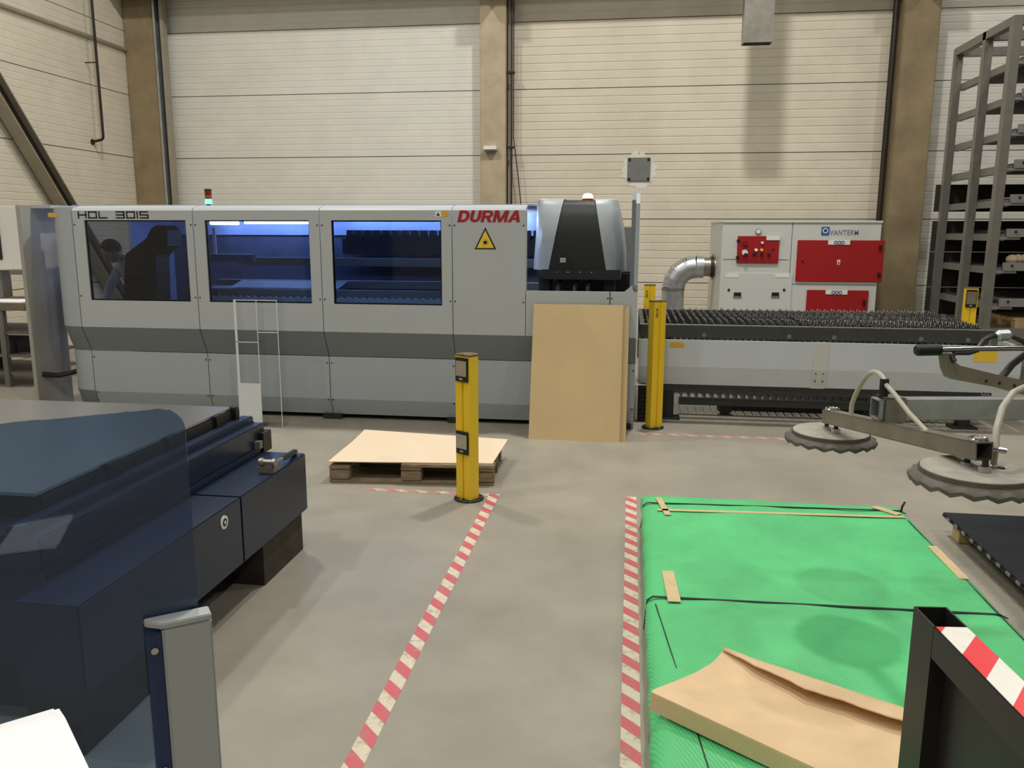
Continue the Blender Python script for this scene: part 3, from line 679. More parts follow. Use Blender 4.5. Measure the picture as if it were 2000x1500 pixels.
put_text('VANTERM', 'lettering', 'grey_ink', FU, p.x, p.z, q.x-p.x, q.z-p.z, FY-.001, bold=.012, space=1.1)
box(fx0+.02, fxm-.03, FY-.004, FY+.001, 1.405, 1.41).build('seam', 'steel_grey', FU); box(fxm+.02, fx1-.01, FY-.004, FY+.001, 1.10, 1.106).build('seam', 'steel_grey', FU)
# left side duct
DYc = 11.65
DU = thing('extraction_duct', 'galvanised round duct elbow running into the filter unit', 'duct', (.6, DYc, 0))
vx = (at_y(1292, 560, DYc).x+at_y(1337, 560, DYc).x)/2; dr = .155
ez = at_y(1380, 521, DYc).z
segs = []
er = .30
for k in range(5):
    a = math.pi/2*k/4; segs.append(Vector((vx+er-er*math.cos(a), DYc, ez-er+er*math.sin(a))))
b = MB().tube([(vx, DYc, .02), (vx, DYc, ez-er)], dr, 28, caps=False); b.build('vertical_duct', 'galv', DU, smooth=True)
for k in range(4): MB().tube([segs[k], segs[k+1]], dr, 28, caps=False).build('elbow_segment', 'galv', DU, smooth=True)
MB().tube([segs[4], (segs[4].x+.10, DYc, ez)], dr, 28, caps=False).build('straight_duct', 'galv', DU, smooth=True)
MB().tube([(segs[4].x+.10, DYc, ez), (fx0+.01, DYc, ez)], dr*.84, 28, caps=False).build('coupling', 'galv_dull', DU, smooth=True)
MB().tube([(segs[4].x+.19, DYc, ez), (segs[4].x+.24, DYc, ez)], dr*.9, 28).build('clamp_band', 'dark_pipe', DU, smooth=True)
for k in range(1, 4):
    d = (segs[k+1]-segs[k-1]).normalized(); MB().tube([segs[k]-d*.012, segs[k]+d*.012], dr*1.02, 28).build('seam_ring', 'galv', DU, smooth=True)
for z in (ez-er-.01, .55): MB().tube([(vx, DYc, z-.02), (vx, DYc, z+.02)], dr*1.025, 28).build('seam_ring', 'galv_dull', DU, smooth=True)
MB().tube([(fx0-.03, DYc, ez-.17), (fx0-.03, DYc+.0, ez+.17)], .012, 8).build('flange_bolt', 'steel_grey', DU)

# ================================================================== yellow posts
def post(x, y, h, rot, label, mirrors=(), sick=None, base=True, group='yellow light curtain posts'):
    t = thing('light_curtain_post', label, 'post', (x, y, 0), group, rotz=rot)
    # section in local coordinates: a rounded back, grooved front towards -y
    W, Dp = .064, .052
    def sec(front):
        o = [(-W, -Dp), (-.008, -Dp), (-.005, -Dp+.012), (.005, -Dp+.012), (.008, -Dp), (W, -Dp), (W, Dp*.3)]
        for k in range(1, 8):
            a = math.pi*k/8; o.append((W*math.cos(a), Dp*.3+.045*math.sin(a)))
        o.append((-W, Dp*.3)); return o
    MB().prism(sec(1), 'z', .012, h-.012).build('column', 'yellow', t, smooth=True, local=True, ang=25)
    MB().prism([(a*1.02, c*1.02) for a, c in sec(1)], 'z', h-.012, h).build('cap', 'capbrown', t, local=True)
    if base:
        MB().lathe((0, 0, 0), [(.10, 0), (.10, .008), (.094, .014)], 30).build('base_plate', 'black', t, smooth=True, local=True)
        for k in range(3):
            a = 2*math.pi*k/3+.6; MB().lathe((.082*math.cos(a), .082*math.sin(a), .012), [(.009, 0), (.009, .01)], 8).build('anchor_bolt', 'chrome', t, local=True)
    for z0, z1 in mirrors:
        f = MB().box(-.052, .052, -Dp-.012, -Dp, z0, z1).build('mirror_frame', 'black', t, local=True)
        MB().box(-.046, .046, -Dp-.014, -Dp-.011, z0+.036, z1-.02).build('mirror', 'mirror', f, local=True)
        bb, nm, mt, pa, lb = text('SICK', 'label', 'white', f, -.016, z0+.012, .03, .012, -Dp-.012)
        bb.build(nm, mt, f, local=True)
    if sick:
        bb, nm, mt, pa, lb = text('SICK', 'lettering', 'letter_black', t, -.045, h-sick-.085, .024, .085, -Dp, vertical=True); bb.build(nm, mt, t, local=True)
    return t
post(-1.022, 5.13, .975, R(-33), 'yellow post with two small mirrors on a black round base by the pallet', mirrors=((.80, .955), (.32, .47)))
post(.238, 7.36, 1.155, R(35), 'yellow post in front of the shuttle table near the leaning cardboard', sick=.06)
post(.225, 9.62, 1.155, R(0), 'yellow post behind the shuttle table near the galvanised duct', sick=.06)
post(3.69, 9.62, 1.165, R(-8), 'yellow post with a dark window at its top by the storage rack', mirrors=((.95, 1.14),))

# ================================================================== cardboard against the machine
def leaning(x0, x1, yb, yt, zt, mt, lb):
    o = MB().prism([(yb, 0), (yb+.005, 0), (yt+.005, zt), (yt, zt)], 'x', x0, x1).build('cardboard_sheet', mt); return tag(o, lb, 'cardboard', 'cardboard sheets leaning on the machine')
leaning(-.826, -.052, 6.775, 7.095, 1.13, 'cardboard', 'large tan cardboard sheet leaning against the laser machine, in front')
leaning(-.77, 0.0, 6.815, 7.112, 1.122, 'cardboard', 'tan cardboard sheet peeping out behind the leaning front sheet')

# ================================================================== pallet with sheet
PR = R(4.6); PL = thing('wooden_pallet', 'worn wooden pallet under a pale cardboard sheet', 'pallet', (-2.065, 5.33, 0), rotz=PR)
W_, D_ = 1.165, .8
D_ = .74
for y in (0, .32, .64):
    MB().box(0, W_, y, y+.1, 0, .022).build('bottom_board', 'wood', PL, .003, local=True)
    for x in (0, W_/2-.0725, W_-.145): MB().box(x, x+.145, y, y+.1, .022, .1).build('block', 'wood', PL, .008, local=True)
for x in (0, W_/2-.0725, W_-.145): MB().box(x, x+.145, 0, D_, .1, .122).build('stringer_board', 'wood', PL, .003, local=True)
for x0, y, wd in ((W_/2-.07, 0, .12), (0, .18, .1), (0, .34, .12), (0, .49, .1), (0, .62, .12)): MB().box(x0, W_, y, y+wd, .122, .144).build('top_board', 'wood', PL, .004, local=True)
cFL, cBL, cBR, cFR = at_z(641, 901, .153), at_z(712, 839, .185), at_z(992, 858, .158), at_z(962, 905, .15)
b = MB(); n = 14; vsx = []
for j in range(n+1):
    for i in range(n+1):
        u, v = i/n, j/n
        p = cFL*(1-u)*(1-v)+cFR*u*(1-v)+cBL*(1-u)*v+cBR*u*v
        zz = p.z-.012*math.sin(math.pi*v)*(1-u)*v
        q = p; vsx.append(Vector((q.x, q.y, zz)))
k0 = len(vsx); vsx += [q-Vector((0, 0, .005)) for q in vsx]
fs = []
for j in range(n):
    for i in range(n):
        a = j*(n+1)+i; fs += [(a, a+1, a+n+2, a+n+1), (k0+a, k0+a+n+1, k0+a+n+2, k0+a+1)]
for i in range(n):
    for e0, e1 in ((i, i+1), (n*(n+1)+i, n*(n+1)+i+1), (i*(n+1), (i+1)*(n+1)), (i*(n+1)+n, (i+1)*(n+1)+n)): fs.append((e0, e1, k0+e1, k0+e0))
tag(b.add(vsx, fs).build('cardboard_sheet', 'cardboard_pale', smooth=True), 'pale cardboard sheet lying on the wooden pallet, one corner raised', 'cardboard')

# ================================================================== acrylic stand
AS = thing('acrylic_stand', 'clear acrylic display stand with a white lower panel before the laser machine', 'display stand', (-3.28, 6.92, 0))
ax0, axm, ax1, ay0, ay1, ah = -3.475, -3.265, -3.075, 6.84, 6.98, 1.15
for x in (ax0, axm, ax1): box(x, x+.006, ay0, ay1, 0, ah).build('side_sheet', 'acrylic', AS)
box(ax0, ax0+.022, ay0-.003, ay0, 0, ah).build('front_edge', 'acrylic_edge', AS)
for x in (axm, ax1): box(x, x+.006, ay0-.003, ay0, 0, ah).build('front_edge', 'acrylic_edge', AS)
box(ax0+.006, ax1, ay0, ay1, ah-.006, ah).build('top_sheet', 'acrylic', AS); box(ax0, ax1+.006, ay0-.004, ay0-.0005, ah-.006, ah+.001).build('front_edge', 'acrylic_edge', AS)
for xa, xb, z in ((ax0+.006, axm, .77), (axm+.006, ax1, .86)):
    box(xa, xb, ay0, ay1, z, z+.006).build('shelf', 'acrylic', AS); box(xa, xb, ay0-.003, ay0, z, z+.007).build('front_edge', 'acrylic_edge', AS)
box(ax0, axm+.006, ay0-.008, ay0-.003, 0, .40).build('white_panel', 'acrylic_edge', AS, label='white opaque lower panel')
box(ax0+.006, ax1, ay0, ay1, .004, .010).build('bottom_sheet', 'acrylic', AS)
box(axm+.006, ax1+.006, ay0-.003, ay0, 0.0, .05).build('toe_board', 'acrylic', AS)

# ================================================================== green package
GX0, GX1, GY0, GY1, GZ0, GZ1 = .115, 1.575, 1.76, 4.80, .05, .20
GP = thing('green_package', 'long sheet pack wrapped in bright green woven plastic on the floor', 'package', ((GX0+GX1)/2, (GY0+GY1)/2, 0))
def green_mesh():
    b = MB(); nx, ny = 60, 110; V = []
    def hz(x, y):
        e = min(x-GX0, GX1-x, y-GY0, GY1-y)
        s = GZ1-.018*max(0, 1-e/.05)**2
        return s+.0035*math.sin(5.1*x+2.3*y)*math.sin(3.3*y-1.2*x)+.0022*math.sin(17*x+5*y)*math.sin(9*y)
    for j in range(ny+1):
        for i in range(nx+1):
            x = GX0+(GX1-GX0)*i/nx; y = GY0+(GY1-GY0)*j/ny; V.append(Vector((x, y, hz(x, y))))
    Fs = [(j*(nx+1)+i, j*(nx+1)+i+1, (j+1)*(nx+1)+i+1, (j+1)*(nx+1)+i) for j in range(ny) for i in range(nx)]
    ring = [i for i in range(nx+1)]+[j*(nx+1)+nx for j in range(1, ny+1)]+[ny*(nx+1)+i for i in range(nx-1, -1, -1)]+[j*(nx+1) for j in range(ny-1, 0, -1)]
    prev = ring; cxm, cym = (GX0+GX1)/2, (GY0+GY1)/2
    for z, inset in ((.16, -.012), (.10, -.006), (GZ0, .02)):
        cur = []
        for r_ in ring:
            p = V[r_]; wob = .010*math.sin(23*p.y+9*p.x)+.006*math.sin(41*p.y+30*p.x)
            dx = (inset+wob*(.2-z)*6)*(1 if abs(p.x-GX0) < 1e-6 else (-1 if abs(p.x-GX1) < 1e-6 else 0)); dy = (inset+wob*(.2-z)*6)*(1 if abs(p.y-GY0) < 1e-6 else (-1 if abs(p.y-GY1) < 1e-6 else 0))
            cur.append(len(V)); V.append(Vector((p.x+dx, p.y+dy, z)))
        m_ = len(ring); Fs += [(prev[i], cur[i], cur[(i+1) % m_], prev[(i+1) % m_]) for i in range(m_)]; prev = cur
    Fs.append(tuple(prev)); b.add(V, Fs); return b
green_mesh().build('green_wrap', 'green', GP, smooth=True, ang=60)
for y in (1.9, 2.8, 3.6, 4.55): box(GX0+.08, GX1-.05, y, y+.1, 0, .052).build('bearer', 'wood_dark', GP)
def strap(ya, yb):
    b = MB(); b.bar((GX0+.02, ya, GZ1+.0035), (GX1-.03, yb, GZ1+.0035), .013, .003).bar((GX1-.03, yb, GZ1+.0035), (GX1+.004, yb, GZ1-.012), .013, .003).bar((GX0-.002, ya, GZ1-.014), (GX0+.02, ya, GZ1+.0035), .013, .003).bar((GX0-.014, ya, .05), (GX0-.004, ya, GZ1-.014), .004, .013, up=(0, 1, 0)); return b.build('strap', 'strap', GP)
strap(4.62, 4.69); strap(3.36, 3.40); strap(2.05, 2.08)
for (xa, ya, xb, yb) in ((1.545, 4.55, 1.55, 3.0),): MB().bar((xa, ya, GZ1-.004), (xb, yb, GZ1-.001), .005, .004).build('seam_cord', 'strap', GP)
MB().bar((GX0+.03, 3.30, GZ1-.002), (GX0+.19, 1.9, GZ1+.003), .004, .004).build('seam_cord', 'strap', GP)
def tp(x0, y0, x1, y1, w_): MB().bar((x0, y0, GZ1+.0045), (x1, y1, GZ1+.0045), w_, .003).build('packing_tape', 'brown_tape', GP)
tp(.19, 4.50, 1.54, 4.58, .03); tp(.20, 4.72, .245, 4.42, .035); tp(.21, 3.64, .225, 3.32, .055); tp(1.42, 4.74, 1.52, 4.62, .05); tp(1.535, 4.15, 1.54, 3.75, .045)
MB().tube([(1.555, 4.70, .19), (1.56, 4.70, .23), (1.575, 4.71, .25), (1.56, 4.70, .225)], .006, 6).build('strap_knot', 'wood_dark', GP)
# torn cardboard on the package
L0 = at_z(1272, 1338, .30); L1 = at_z(1412, 1272, .23); Rr = at_z(1850, 1412, .225); R0 = at_z(1760, 1560, .29)
def card():
    b = MB(); ns = 26; V = []
    P0, P1 = Vector((L0.x, L0.y)), Vector((L1.x, L1.y)); Q0, Q1 = Vector((R0.x, R0.y)), Vector((Rr.x, Rr.y))
    for i in range(ns+1):
        s = i/ns; a = P0.lerp(Q0, s); c = P1.lerp(Q1, s); ac = (c-a); wd = ac.length; n_ = ac.normalized()
        fl = min(1, s*2.2)*(1-.25*s)+.06
        rag = .012*math.sin(23*s)+.008*math.sin(51*s+1)
        prof = [(-.004, -.062), (-.002, -.03), (0, -.004), (.015, 0), (wd*.3, -.012), (wd*.6, -.022), (wd*.85, -.018), (wd*.97, .0), (wd*1.0+.004, .008), (wd*.99, .018), (wd*(1-.12*fl)+rag*.4, .022+.008*fl), (wd*(1-.24*fl)+rag*.3, .014+.012*fl)]
        zc_ = .268+.012*(1-s)
        for (q, z) in prof:
            p = a+n_*q; V.append(Vector((p.x, p.y, zc_+z-.054*max(0, q)/wd)))
    m_ = len(prof); off = len(V); V += [v-Vector((0, .0015, .004)) for v in V]
    Fs = []
    for i in range(ns):
        for j in range(m_-1):
            a = i*m_+j; Fs += [(a, a+1, a+m_+1, a+m_), (off+a, off+a+m_, off+a+m_+1, off+a+1)]
    for i in range(ns): 
        for j in (0, m_-1): a = i*m_+j; Fs.append((a, a+m_, off+a+m_, off+a))
    for j in range(m_-1):
        for i in (0, ns): a = i*m_+j; Fs.append((a, a+1, off+a+1, off+a))
    b.add(V, Fs); return b.build('torn_cardboard', 'card_top', smooth=True, ang=50)
tag(card(), 'torn tan cardboard piece with curled edges lying on the green package', 'cardboard')

# ================================================================== black frame with warning tape
FR = R(-5.5)
fo = at_z(1785, 1184, 1.0)
BF = thing('steel_barrier_frame', 'black steel tube frame with red and white warning tape on top', 'frame', (fo.x, fo.y, 0), rotz=-FR)
# local: x across (0..w), y towards the camera is negative
wt, zt = .0655, 1.0
b = MB(); e = .004
b.box(0, wt, -e, 0, 0, zt).box(0, e, -.088, -e, 0, zt).box(wt-e, wt, -.088, -e, 0, zt).box(e, wt-e, -.088, -.088+e, 0, zt-.06)
b.build('end_post', 'blackpaint', BF, local=True)
MB().box(0, wt, -1.28, -.088, zt-.066, zt).build('top_tube', 'blackpaint', BF, .002, local=True)
MB().box(0, wt, -1.28, -1.20, 0, zt-.066).build('end_post', 'blackpaint', BF, local=True)
MB().box(0, wt, -1.20, -.088, .08, .15).build('bottom_tube', 'blackpaint', BF, local=True)
MB().box(.03, .036, -1.20, -.088, .15, zt-.066).build('infill_plate', 'blackpaint', BF, local=True)
tpz = MB().box(.003, wt-.003, -1.24, -.09, 0, .0012).build('warning_tape', 'tape_frame', BF, local=True, label='red and white warning tape'); tpz.location = (0, 0, zt)

# ================================================================== dark sheets on blocks, right
DS = at_z(1835, 1003, .125)
t = thing('steel_sheet_stack', 'stack of dark steel sheets on pale wooden blocks beside the green package', 'steel sheets', (2.6, 4.2, 0))
for k in range(3): box(1.862+.004*k, 3.36, 1.95, 4.93+.004*k, .108+.006*k, .113+.006*k).build('steel_sheet', 'black_sheet', t)
for k in range(11): y = 4.85-k*.11; box(1.858, 1.863, y-.045, y, .109, .125).build('edge_glint', 'edge_bright', t)
for x in (1.90, 2.7, 3.2):
    for y in (4.76, 3.6, 2.3): box(x, x+.09, y, y+.1, 0, .108).build('block', 'wood_pale', t, .004)

# ================================================================== blue punching machine, left
BM = thing('blue_machine_bed', 'dark blue machine bed with stepped rails and a shiny steel table top', 'machine', (-2.6, 3.2, 0))
box(-1.98, -1.74, 3.385, 4.15, .23, .55).build('casing', 'navy', BM, .006); box(-1.98, -1.74, 2.25, 3.38, .23, .55).build('casing', 'navy', BM, .006)
box(-4.2, -1.985, 2.43, 4.19, .2, .58).build('bed_body', 'navy', BM, .006)
MB().prism([(-2.5, .58), (-2.0, .58), (-2.0, .70), (-2.06, .70), (-2.06, .735), (-2.13, .735), (-2.13, .70), (-2.5, .70)], 'y', 2.43, 4.21).build('stepped_rail', 'navy', BM, .006)
box(-4.2, -2.13, 2.62, 4.12, .70, .785).build('table_support', 'navy_dark', BM, .006)
box(-4.3, -2.14, 2.6, 4.13, .787, .80).build('table_plate', 'sheet_metal', BM, .002, label='shiny steel table plate')
for y in (3.0, 3.45, 3.9): box(-2.145, -2.115, y, y+.1, .72, .795).build('clamp', 'black', BM, .006)
box(-2.16, -2.11, 4.10, 4.15, .70, .80).build('clamp', 'black', BM, .006)
box(-2.06, -1.972, 4.135, 4.235, .545, .655).build('stop_bracket', 'black', BM); box(-2.0, -1.97, 4.08, 4.12, .58, .62).build('latch', 'steel_grey', BM)
box(-1.985, -1.77, 3.64, 4.13, 0, .23).build('machine_foot', 'wood_dark', BM); box(-1.98, -1.78, 2.27, 2.9, 0, .23).build('machine_foot', 'navy_dark', BM)
box(-4.1, -2.1, 2.5, 4.1, 0, .2).build('machine_base', 'navy_dark', BM)
pb = at_x(437, 1020, -1.74)
MB().cyl((-1.745, pb.y, pb.z), (-1.735, pb.y, pb.z), .03, n=20).build('round_badge', 'white', BM, smooth=True)
MB().cyl((-1.736, pb.y, pb.z), (-1.733, pb.y, pb.z), .018, n=14).build('badge_symbol', 'letter_black', BM)
MB().cyl((-1.734, pb.y, pb.z), (-1.732, pb.y, pb.z), .008, n=10).build('badge_symbol', 'white', BM)
for y, z in ((3.95, .5), (2.75, .62)): pass
# hammer and wood block
hz_ = at_z(525, 905, .60)
wx, wy = at_z(522, 918, .56).x, at_z(522, 918, .56).y
wy = min(wy, 3.95)
tag(box(wx-.035, wx+.045, wy-.03, wy+.05, .5495, .585).build('wood_block', 'bracket', bevel=.003), 'small block under the hammer on the blue machine', 'block')
hh = thing('hammer', 'hammer with dark handle lying on the blue machine bed', 'hammer', (wx, wy, .585))
h0, h1 = at_z(508, 902, .605), at_z(539, 904, .605)
MB().tube([h0, h0.lerp(h1, .18), h0.lerp(h1, .25), h0.lerp(h1, .75), h0.lerp(h1, .8), h1], [.021, .021, .015, .015, .021, .021], 14).build('head', 'galv_dull', hh, smooth=True)
g0, g1, g2 = h0.lerp(h1, .85), at_z(552, 895, .592), at_z(577, 882, .565)
MB().tube([g0, g1], [.008, .009], 10).build('neck', 'chrome', hh, smooth=True); MB().tube([g1, g1.lerp(g2, .15), g2.lerp(g1, .1), g2], [.011, .015, .017, .013], 12).build('handle', 'black_rubber', hh, smooth=True)

# ================================================================== guard pane and its post
A = Vector((-.863, 1.401)); Bp = Vector((-1.073, 1.241)); dpn = (A-Bp).normalized()
GU = thing('guard_screen', 'tinted clear guard pane on a grey and blue sheet metal post', 'guard screen', (A.x, A.y, 0), rotz=math.atan2(dpn.y, dpn.x))
# local: x along the pane (right end at +0.03), y towards the back
pan = [(-1.1, .12), (.035, .12), (.035, 1.375)]
for k in range(1, 9): a = math.pi/2*k/8; pan.append((.035-.045+.045*math.cos(a), 1.375+.045*math.sin(a)))
pan.append((-1.1, 1.42))
MB().prism(pan, 'y', .0, .006).build('guard_pane', 'guard_glass', GU, local=True, label='bluish clear guard pane')
pt = [at_z(275, 1152, 1.02), at_z(305, 1177, 1.02), at_z(398, 1157, 1.02), at_z(380, 1152, 1.02)]
loc = [Matrix.Rotation(-math.atan2(dpn.y, dpn.x), 3, 'Z') @ (Vector((q.x, q.y, 0))-Vector((A.x, A.y, 0))) for q in pt]
px0, px1 = loc[1].x, loc[2].x
MB().box(px0, px1, -.045, -.004, 0, 1.0).build('post_cover', 'post_grey', GU, .004, local=True)
MB().prism([(px0, -.045), (px1, -.045), (px1, -.004), (px0-.028, -.004), (px0-.028, -.02)], 'z', 1.0, 1.012).build('post_cap', 'post_grey', GU, .002, local=True)
MB().box(px0-.028, px0-.001, -.03, -.002, 0, .985).build('mounting_strip', 'post_blue', GU, local=True, label='blue mounting strip')
for z in (.955, .70, .45): 
    b = MB().cyl((px0-.015, -.036, z), (px0-.015, -.029, z), .007, n=10); b.build('screw', 'chrome', GU, local=True, smooth=True)
MB().box(px0-.06, px1+.05, -.12, .06, 0, .012).build('floor_plate', 'post_grey', GU, local=True)

# ================================================================== white paper on a small desk, bottom left
pz = 1.06
t = thing('paper_desk', 'small grey desk under the white papers beside the guard screen', 'desk', (-1.05, .6, 0))
box(-1.45, -.82, .33, .80, pz-.035, pz-.005).build('desk_top', 'post_grey', t, .004)
for x in (-1.42, -.89):
    for y in (.36, .72): box(x, x+.04, y, y+.04, 0, pz-.035).build('leg', 'steel_grey', t)
c0, c1, c2, c3 = at_z(-60, 1432, pz), at_z(115, 1380, pz), at_z(127, 1398, pz), at_z(180, 1510, pz)
dv = (c3-c2).normalized()*.2
poly = [(c0.x, c0.y), (c1.x, c1.y), (c2.x, c2.y), (c2.x+dv.x, c2.y+dv.y), (c0.x+dv.x, c0.y+dv.y)]
for k in range(2):
    o = MB().prism([(x-.006*k, y-.004*k) for x, y in poly], 'z', pz-.005+.002*k, pz-.0032+.002*k).build('paper_sheet', 'paper')
    tag(o, 'bright white paper, topmost on the small desk' if k else 'white paper under the topmost sheet on the desk', 'paper', 'papers on the desk')

# ================================================================== vacuum lifter
VL = thing('vacuum_lifter', 'hanging vacuum sheet lifter with two wavy suction cups and steel beams', 'lifter', (1.2, 3.2, .9))
cA, cB = at_d(1622, 848, 3.45), at_d(1903, 925, 2.50)
def cup(c):
    b = MB(); n = 72; V = []
    prof = [(.155, .012, 0), (.156, -.002, 0), (.170, -.007, .25), (.181, -.018, .8), (.181, -.031, 1), (.171, -.029, 1), (.150, -.010, 0)]
    for r_, z, wv in prof:
        for j in range(n):
            a = 2*math.pi*j/n; wz = .007*math.cos(18*a)*wv
            V.append(c+Vector(((r_+.004*math.cos(18*a)*wv)*math.cos(a), (r_+.004*math.cos(18*a)*wv)*math.sin(a), z+wz)))
    k = len(prof); Fs = [(i*n+j, i*n+(j+1) % n, (i+1)*n+(j+1) % n, (i+1)*n+j) for i in range(k-1) for j in range(n)]+[tuple(range((k-1)*n, k*n))]
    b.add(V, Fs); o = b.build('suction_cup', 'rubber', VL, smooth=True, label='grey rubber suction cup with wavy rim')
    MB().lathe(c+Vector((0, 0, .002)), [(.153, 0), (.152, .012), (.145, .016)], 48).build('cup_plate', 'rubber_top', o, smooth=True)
    return o
oA, oB = cup(cA), cup(cB)
# cross bar above the cups, hollow square tube
x0, x1 = cA+Vector((0, 0, .075)), cB+Vector((0, 0, .075))
dxy = (x1-x0).normalized(); XA, XB = x0-dxy*.03, x1+dxy*.035
bs = .056
b = MB(); upx = dxy.cross(Vector((0, 0, 1))).normalized(); uu = upx.cross(dxy)
for sgn in (-1, 1):
    b.bar(XA+upx*sgn*(bs/2-.002), XB+upx*sgn*(bs/2-.002), .004, bs); b.bar(XA+uu*sgn*(bs/2-.002), XB+uu*sgn*(bs/2-.002), bs, .004)
b.build('cross_bar', 'galv_dull', VL); MB().bar(XA+dxy*.02, XB-dxy*.05, bs-.009, bs-.009).build('bar_core', 'black', VL)
for c, s in ((cA, 1), (cB, -1)):
    for off in (-.04, .045):
        p = c+dxy*off; MB().cyl(p+Vector((0, 0, .014)), p+Vector((0, 0, .055)), .009, n=10).build('cup_stud', 'dark_pipe', VL); MB().cyl(p+Vector((0, 0, .014)), p+Vector((0, 0, .03)), .018, n=6).build('stud_nut', 'galv', VL)
    p = c+Vector((0, 0, .075+bs/2+.001)); ring = [p+Vector((.026*math.cos(2*math.pi*j/18), .026*math.sin(2*math.pi*j/18), .006)) for j in range(19)]
    MB().tube(ring, .004, 6, caps=False).build('spring_ring', 'chrome', VL, smooth=True); MB().cyl(p, p+Vector((0, 0, .010)), .014, n=10).build('stud_nut', 'galv', VL)
# main beam on top of the cross bar
mid = x0.lerp(x1, .44); ms = .075
mA = mid+Vector((0, 0, bs/2+ms/2+.012)); tgt = at_z(2000, 797, mA.z); md = (tgt-mA); md.z = 0; md.normalize(); mB = mA+md*2.3; mA = mA-md*.045
side = md.cross(Vector((0, 0, 1))).normalized()
def hollow(p0, p1, sz, th):
    b = MB(); u2 = Vector((0, 0, 1))
    for sgn in (-1, 1):
        b.bar(p0+side*sgn*(sz/2-th/2), p1+side*sgn*(sz/2-th/2), th, sz); b.bar(p0+u2*sgn*(sz/2-th/2), p1+u2*sgn*(sz/2-th/2), sz-2*th, th)
    return b
hollow(mA, mB, ms, .006).build('main_beam', 'galv', VL, .003); MB().bar(mA+md*.03, mB, ms-.013, ms-.013).build('beam_core', 'black', VL)
hollow(mA+md*.018, mA+md*.10, ms+.016, .008).build('beam_clamp', 'galv_dull', VL, .004)
MB().bar(mid+Vector((0, 0, bs/2+.004))-dxy*.05, mid+Vector((0, 0, bs/2+.004))+dxy*.05, .05, .02).build('beam_bracket', 'galv_dull', VL)
# hoses
tp0 = mA+md*.03+Vector((0, 0, ms/2+.012))
h1_ = x0.lerp(x1, .17)+Vector((0, 0, bs/2-.01))
def arc(p, q, h, n=14):
    return [p.lerp(q, i/n)+Vector((0, 0, h*math.sin(math.pi*i/n)**.8 if 0 < i < n else 0)) for i in range(n+1)]
MB().tube([h1_, h1_+Vector((0, 0, .05))]+[v for v in arc(h1_+Vector((0, 0, .05)), tp0+Vector((0, 0, .05)), .075)][1:], .0095, 10).build('hose', 'hose', VL, smooth=True)
MB().cyl(tp0-Vector((0, 0, .02)), tp0+Vector((0, 0, .06)), .016, n=10).build('valve_fitting', 'black', VL)
h2_ = x0.lerp(x1, .72)+Vector((0, 0, bs/2-.005))
MB().tube([tp0+Vector((0, 0, .045)), tp0.lerp(h2_, .25)+Vector((0, 0, .035)), tp0.lerp(h2_, .6)+Vector((0, 0, .012)), h2_], .0085, 10).build('hose', 'hose', VL, smooth=True)
vp_ = at_d(1938, 930, 2.50)
MB().tube([vp_+Vector((0, 0, -.01)), vp_+Vector((0, 0, .035)), vp_+Vector((0, 0, .037)), vp_+Vector((0, 0, .09))], [.013, .013, .009, .009], 10).build('cup_valve', 'galv_dull', VL, smooth=True); MB().cyl(vp_+Vector((-.02, 0, .085)), vp_+Vector((.03, 0, .08)), .009, n=8).build('valve_lever', 'chrome', VL)
box(vp_.x+.015, vp_.x+.03, vp_.y-.01, vp_.y+.01, vp_.z+.0, vp_.z+.03).build('valve_knob', 'black', VL)
MB().tube([vp_+Vector((0, 0, .08)), vp_+Vector((.01, .03, .14)), vp_+Vector((.05, .10, .195)), vp_+Vector((.12, .2, .225)), vp_+Vector((.3, .45, .22)), vp_+Vector((.6, .8, .16))], .0105, 10).build('hose', 'hose', VL, smooth=True)
# control handle on a curved arm
t1 = 3.3
def hd(u, v): return at_d(u, v, t1)
MB().tube([hd(1788, 684), hd(1792, 684), hd(1834, 683), hd(1838, 683)], [.018, .024, .024, .018], 14).build('handle_grip', 'black_rubber', VL, smooth=True)
MB().tube([hd(1836, 683), hd(1900, 681), hd(2080, 678)], .0125, 12).build('handle_tube', 'chrome', VL, smooth=True)
pa = [(1840, 690), (1843, 717), (1851, 735), (1863, 740), (1945, 755), (2085, 792), (2085, 762), (1945, 731), (1875, 714), (1862, 704), (1857, 690)]
def slab(poly, nm, mt, th):
    b = MB(); n = len(poly); A_ = [hd(*q) for q in poly]; B_ = [p+fwd*th for p in A_]
    b.add(A_+B_, [tuple(range(n))[::-1], tuple(range(n, 2*n))]+[(i, (i+1) % n, n+(i+1) % n, n+i) for i in range(n)]); return b.build(nm, mt, VL)
slab(pa, 'arm_plate', 'bracket', .03)
for u, v in ((1926, 744), (1952, 748), (1981, 753)): p = hd(u, v); MB().cyl(p-fwd*.003, p+fwd*.01, .006, n=8).build('bolt', 'dark_pipe', VL)
slab([(1933, 676), (1938, 655), (1952, 655), (1946, 680)], 'hose_bracket', 'galv_dull', .01)
MB().tube([hd(1862, 706)+fwd*-.01, hd(1859, 696), hd(1866, 689), hd(1893, 689), hd(1908, 684), hd(1922, 664), hd(1938, 656), hd(1952, 655), hd(1972, 655), hd(2000, 668), hd(2060, 700)], .0105, 10).build('control_hose', 'hose_dark', VL, smooth=True)
MB().tube([hd(1945, 657), hd(1950, 656), hd(1968, 655), hd(1975, 656)], [.014, .024, .024, .012], 12).build('hose_coupling', 'galv', VL, smooth=True)
MB().tube([hd(1958, 742)+fwd*.02, hd(1985, 712)+fwd*.03, hd(2060, 655)+fwd*.04], .015, 10).build('stay_hose', 'hose_dark', VL, smooth=True)
MB().cyl(mB+Vector((0, 0, .03)), Vector((mB.x, mB.y, 10.0)), .02, n=10).build('hoist_rod', 'steel_grey', VL)
